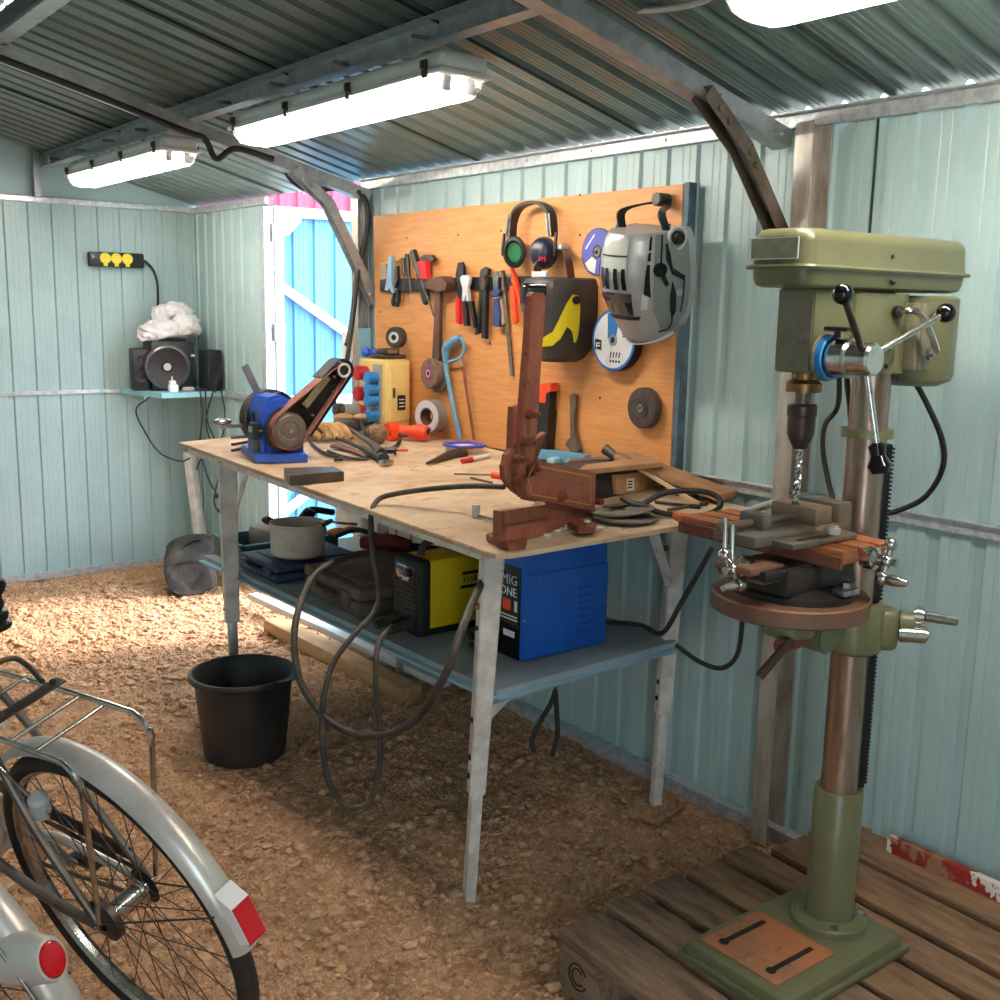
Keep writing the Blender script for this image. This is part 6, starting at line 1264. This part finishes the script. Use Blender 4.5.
# crumpled bag
b=MB(); random.seed(8)
def blob(c,r,seed):
    tb=bmesh.new(); bmesh.ops.create_icosphere(tb,subdivisions=4,radius=1)
    for v in tb.verts:
        d=v.co.normalized(); q=d*2.2+V((seed,0,0)); k=1+.30*noise.noise(q)+.22*abs(noise.noise(q*2.6))-.16*abs(noise.noise(q*5+V((3,0,0)))); v.co=V((d.x*r[0]*k,d.y*r[1]*k,max(-.6,d.z)*r[2]*k))
    M=Matrix.Translation(c); b._merge(tb,M)
blob((2.185,5.89,ZS+.32),(.135,.09,.062),1); blob((2.29,5.88,ZS+.345),(.085,.08,.075),4); blob((2.25,5.90,ZS+.425),(.095,.06,.05),9); blob((2.165,5.90,ZS+.405),(.045,.035,.055),14); blob((2.09,5.88,ZS+.30),(.055,.06,.05),21); blob((2.27,5.88,ZS+.41),(.035,.05,.05),31)
tag(b.build('plastic_bag',m_bag,sharp=80,at=(2.2,5.9,ZS+.24)),'crumpled white plastic bag on top of the subwoofer','plastic bag')
t=thing('plug_adapter','white plug adapter on the front edge of the corner shelf','adapter',(2.15,5.69,ZS))
b=MB(); b.box((2.145,5.69,ZS+.021),(.05,.035,.042),bev=.006); b.build('adapter_body',m_wplas,t); b=MB(); b.box((2.142,5.69,ZS+.052),(.032,.03,.022),bev=.005); b.cyl((2.14,5.69,ZS+.06),(2.14,5.69,ZS+.085),.004,seg=8); b.build('adapter_plug',m_wplas,t)
t=thing('cable_connector','pinkish cable connector lying beside the white adapter','connector',(2.26,5.76,ZS))
b=MB(); b.cyl((2.20,5.70,ZS+.0135),(2.26,5.69,ZS+.0135),.013,bev=.003); b.build('connector_body',mat('pinkish_grey_plastic',(178,156,156),.5),t)
b=MB(); b.tube([(2.26,5.69,ZS+.0135),(2.29,5.685,ZS+.012),(2.31,5.67,ZS+.008)],.007); b.build('cord',m_rubber,t)
cb=[('214,382,6.6 222,360,6.55 212,385,6.5 206,420,6.6 210,440,6.62','black cable hanging from the right speaker, nearest the bench'),
    ('196,390,6.5 203,415,6.55 200,445,6.6 207,475,6.65 214,490,6.65','black cable dropping behind the bench end, left of the others'),
    ('205,390,6.5 207,420,6.6 217,445,6.65 222,465,6.7 214,500,6.7 224,520,6.7','black cable ending in a wide loop above the teal tray'),
    ('218,390,6.55 225,415,6.6 221,440,6.6 205,452,6.6 196,470,6.6','thin black cable curving left behind the bench corner'),
    ('130,392,6.9 136,410,6.85 145,432,6.8 160,453,6.7 180,461,6.6 190,458,6.55','thin black wire sagging under the corner shelf to the bench')]
CBP=[[(2.3426,5.6109,1.0674),(2.3881,5.6027,1.1857),(2.3397,5.606,1.0354),(2.2892,5.606,0.8636),(2.2965,5.5763,0.7573)],[(2.2601,5.6619,1.0121),(2.2788,5.62,0.89),(2.2509,5.6051,0.7295),(2.2662,5.5574,0.5701),(2.2889,5.522,0.4907)],[(2.2994,5.6331,1.0184),(2.2936,5.6027,0.8637),(2.3242,5.5492,0.7313),(2.3358,5.5162,0.625),(2.2839,5.5138,0.4373),(2.3171,5.4644,0.3316)],[(2.3554,5.5903,1.0198),(2.3736,5.5475,0.8923),(2.344,5.5401,0.7584),(2.269,5.5829,0.6927),(2.2213,5.5977,0.5956)],[(1.9971,5.9461,0.9776),(2.0162,5.9145,0.9026),(2.0444,5.8662,0.7847),(2.0993,5.7987,0.6728),(2.1825,5.7254,0.6317),(2.2277,5.6946,0.649)]]
for P,(s_,lab) in zip(CBP,cb):
    k_=CBP.index(P); st=[(2.37,5.668,ZS+.004),(2.28,5.668,ZS+.004),(2.31,5.668,ZS+.004),(2.40,5.668,ZS+.004),(2.04,5.77,ZS-.03)][k_]
    b=MB(); b.tube(([(st[0],st[1]+.03,st[2]),(st[0],5.655,st[2])] if k_<4 else [st])+P[1:],.0045,7); tag(b.build('speaker_cable',m_rubber,at=P[0]),lab,'cable')
# power strip on the back wall
pc=V((1.9899,6.045,1.7091))
t=thing('power_strip','black power strip with three yellow socket flaps on the back wall','power strip',tuple(pc))
FXw=FX
b=MB(); b.box(pc+V((-.005,.0,0)),(.295,.05,.078),bev=.010); b.build('strip_body',m_black,t)
for k in range(3):
    c_=pc+V((-.072+.059*k,-.027,.006)); b=MB(); b.cyl(c_,c_+V((0,-.008,0)),.029,seg=28,bev=.002); b.box(c_+V((0,-.004,-.032)),(.022,.008,.022),bev=.002); b.build('socket_flap',m_yell2,t)
b=MB(); b.cyl(pc+V((-.135,-.0302,.012)),pc+V((-.135,-.026,.012)),.008,seg=14); b.build('hanging_eye',m_grey,t)
b=MB(); b.tube([tuple(pc+V((.14,0,.0)))]+[(2.1452,6.035,1.7044),(2.1828,6.035,1.6625),(2.2029,6.035,1.5978),(2.2055,6.035,1.5158),(2.2025,6.035,1.4332),(2.2102,6.035,1.3337)],.007,8); tag(b.build('wall_cable',m_rubber,at=tuple(pc+V((.14,0,0)))),'black cord curving down from the power strip to the speakers','cable')
# switch boxes on the door jamb
t=thing('switch_box','pale blue and white switch box on the door jamb beside the tool board','switch box',(2.40,4.13,1.4))
c0=V((2.4,4.1331,1.3284))
b=MB(); b.box(c0,(.06,.075,.14),bev=.006); b.build('back_box',mat('pale_blue_box',(150,200,224),.5),t)
b=MB(); b.box(V((2.37,4.1763,1.3183)),(.05,.06,.125),bev=.006); b.build('white_switch',m_wplas,t)
b=MB(); b.box(V((2.37,4.1763,1.3183))+V((-.027,0,0)),(.006,.03,.06),bev=.002); b.build('rocker',m_wplas,t)
# ------------------------------------------------------------------ cables overhead and on the bench
b=MB(); b.tube([(.90,4.04,2.30),(1.25,4.05,2.215),(1.6,4.05,2.12),(1.68,4.05,2.10),(1.72,4.04,2.03),(1.80,4.04,2.075),(1.95,4.03,2.05)],.012,8); tag(b.build('black_conduit',m_rubber,at=(1.02,4.04,2.27)),'thick black cable running along the far rafter','cable')
b=MB(); b.tube([(2.0399,4.129,2.0444),(2.0869,4.145,1.9913),(2.1658,4.1408,1.9577),(2.2902,4.1128,1.9735),(2.3709,4.0707,1.9486),(2.399,4.0696,1.8691),(2.3793,4.0613,1.7652),(2.3442,4.0601,1.6403)]+[(2.2795,3.999,1.4332),(2.2284,3.9514,1.3322)],.012,8); tag(b.build('hanging_conduit',m_rubber,at=(2.2,4.1,1.95)),'thick black cable curving down from the rafter past the tool board corner','cable')
b=MB(); b.tube([(2.3288,4.0333,1.6394),(2.29,4.0003,1.4744),(2.2401,3.9471,1.3527),(2.2026,3.9149,1.2527),(2.1657,3.8996,1.1732),(2.1504,3.9229,1.1108),(2.1586,3.9049,1.0587)],.010,8); tag(b.build('plug_cable',m_rubber,at=(2.1,4.0,1.3)),'black cable running down to the grey and red plug','cable')
m_wc=mat('white_cable_sheath',(206,204,200),.5)
b=MB(); b.tube([(1.8772,2.5531,2.1734),(1.8738,2.4989,2.2058),(1.8768,2.4366,2.2236),(1.8765,2.3097,2.2283),(1.8844,2.2391,2.2263)],.008,8); tag(b.build('lamp_cable',m_wc,at=(1.66,2.3,2.1)),'white cable rising from the end of the middle light','cable')
b=MB(); b.tube([(1.8775,2.231,2.2236),(1.8603,2.0622,2.2122),(1.8619,1.926,2.1821),(1.8408,1.8092,2.1605),(1.816,1.697,2.1468),(1.8029,1.6437,2.1497)],.008,8); tag(b.build('ceiling_cable',m_wc,at=(1.66,2.0,2.1)),'white cable sagging under the purlin at the top edge','cable')
b=MB(); b.tube([(2.0901,5.7537,2.315),(2.0764,5.5049,2.3021),(2.0586,5.2601,2.2928),(2.0551,5.0052,2.2868),(2.0187,4.6395,2.246)],.008,8); tag(b.build('link_cable',m_wc,at=(1.66,4.1,2.1)),'white cable linking the two farther lights','cable')
# welding cables
b=MB(); b.tube([(1.722,2.2225,1.0319),(1.6915,2.3332,1.0212),(1.6378,2.4469,1.0011),(1.5807,2.537,0.9787),(1.5414,2.5633,0.9613),(1.5019,2.5348,0.9273),(1.4864,2.5037,0.8503),(1.4788,2.4698,0.7879),(1.469,2.4378,0.7264),(1.4441,2.4224,0.6865),(1.3813,2.399,0.653),(1.3025,2.3813,0.5901),(1.2566,2.3512,0.5272),(1.2401,2.3376,0.4679),(1.2295,2.3141,0.3843),(1.231,2.2815,0.3017),(1.2518,2.2426,0.2572),(1.2814,2.2189,0.253),(1.3077,2.2044,0.2784),(1.3328,2.2121,0.3414),(1.3479,2.2321,0.4246),(1.3601,2.2721,0.5297),(1.3771,2.3003,0.5987),(1.41,2.3349,0.6373),(1.4688,2.3709,0.6563)],.0076,10); tag(b.build('earth_lead',m_rubberd,at=(1.7,2.6,.9)),'long dusty welding lead from the shear over the bench edge, looping down to the ground','cable')
b=MB(); b.tube([(1.8092,2.7277,0.7282),(1.7221,2.7342,0.7443),(1.6253,2.7494,0.7658),(1.5037,2.7144,0.7637),(1.396,2.6646,0.744),(1.3101,2.5897,0.6874),(1.2578,2.5238,0.6145),(1.2344,2.4458,0.5305),(1.2467,2.3713,0.4691),(1.2596,2.2796,0.4478),(1.2789,2.189,0.4529),(1.2882,2.065,0.5029),(1.2867,1.9557,0.5811),(1.2858,1.8563,0.7055),(1.3154,1.8506,0.7814),(1.4268,1.9534,0.8214),(1.564,2.0843,0.8465),(1.6589,2.1689,0.8636)],.0095,10); tag(b.build('torch_hose',m_rubberd,at=(1.7,2.6,.6)),'thick black welding hose hanging in a wide loop in front of the shelf','cable')
b=MB(); b.tube([(2.039,2.1441,0.6295),(2.043,2.0179,0.6517),(2.018,1.911,0.6608),(2.0263,1.8602,0.7479),(2.061,1.8293,0.8429),(2.0757,1.8061,0.9036)],.007,8); tag(b.build('welder_mains_cord',m_rubber,at=(2.2,2.2,.6)),'black mains cord rising from the blue welder past the bench leg','cable')
b=MB(); b.tube([(2.0516,1.8904,0.6273),(2.0686,1.8192,0.5971),(2.0828,1.7567,0.5958),(2.0861,1.7134,0.642),(2.0878,1.7047,0.7229),(2.0771,1.6997,0.7778)],.0065,8); tag(b.build('looped_cord',m_rubber,at=(2.2,1.9,.6)),'black cord hanging in a loop between the bench leg and the drill table','cable')
b=MB(); b.tube([(1.8444,2.1302,0.4725),(1.8277,2.1339,0.4319),(1.8017,2.1434,0.3857),(1.7798,2.1492,0.3368),(1.7812,2.1409,0.3047)],.007,8); tag(b.build('cord_end',m_rubber,at=(2.0,2.4,.3)),'black cord dangling under the shelf, the left of two','cable')
b=MB(); b.tube([(1.861,2.1535,0.462),(1.8591,2.1397,0.3942),(1.854,2.1313,0.3399),(1.8377,2.1309,0.2826)],.007,8); tag(b.build('cord_end',m_rubber,at=(2.0,2.4,.3)),'black cord dangling under the shelf, the right of two','cable')
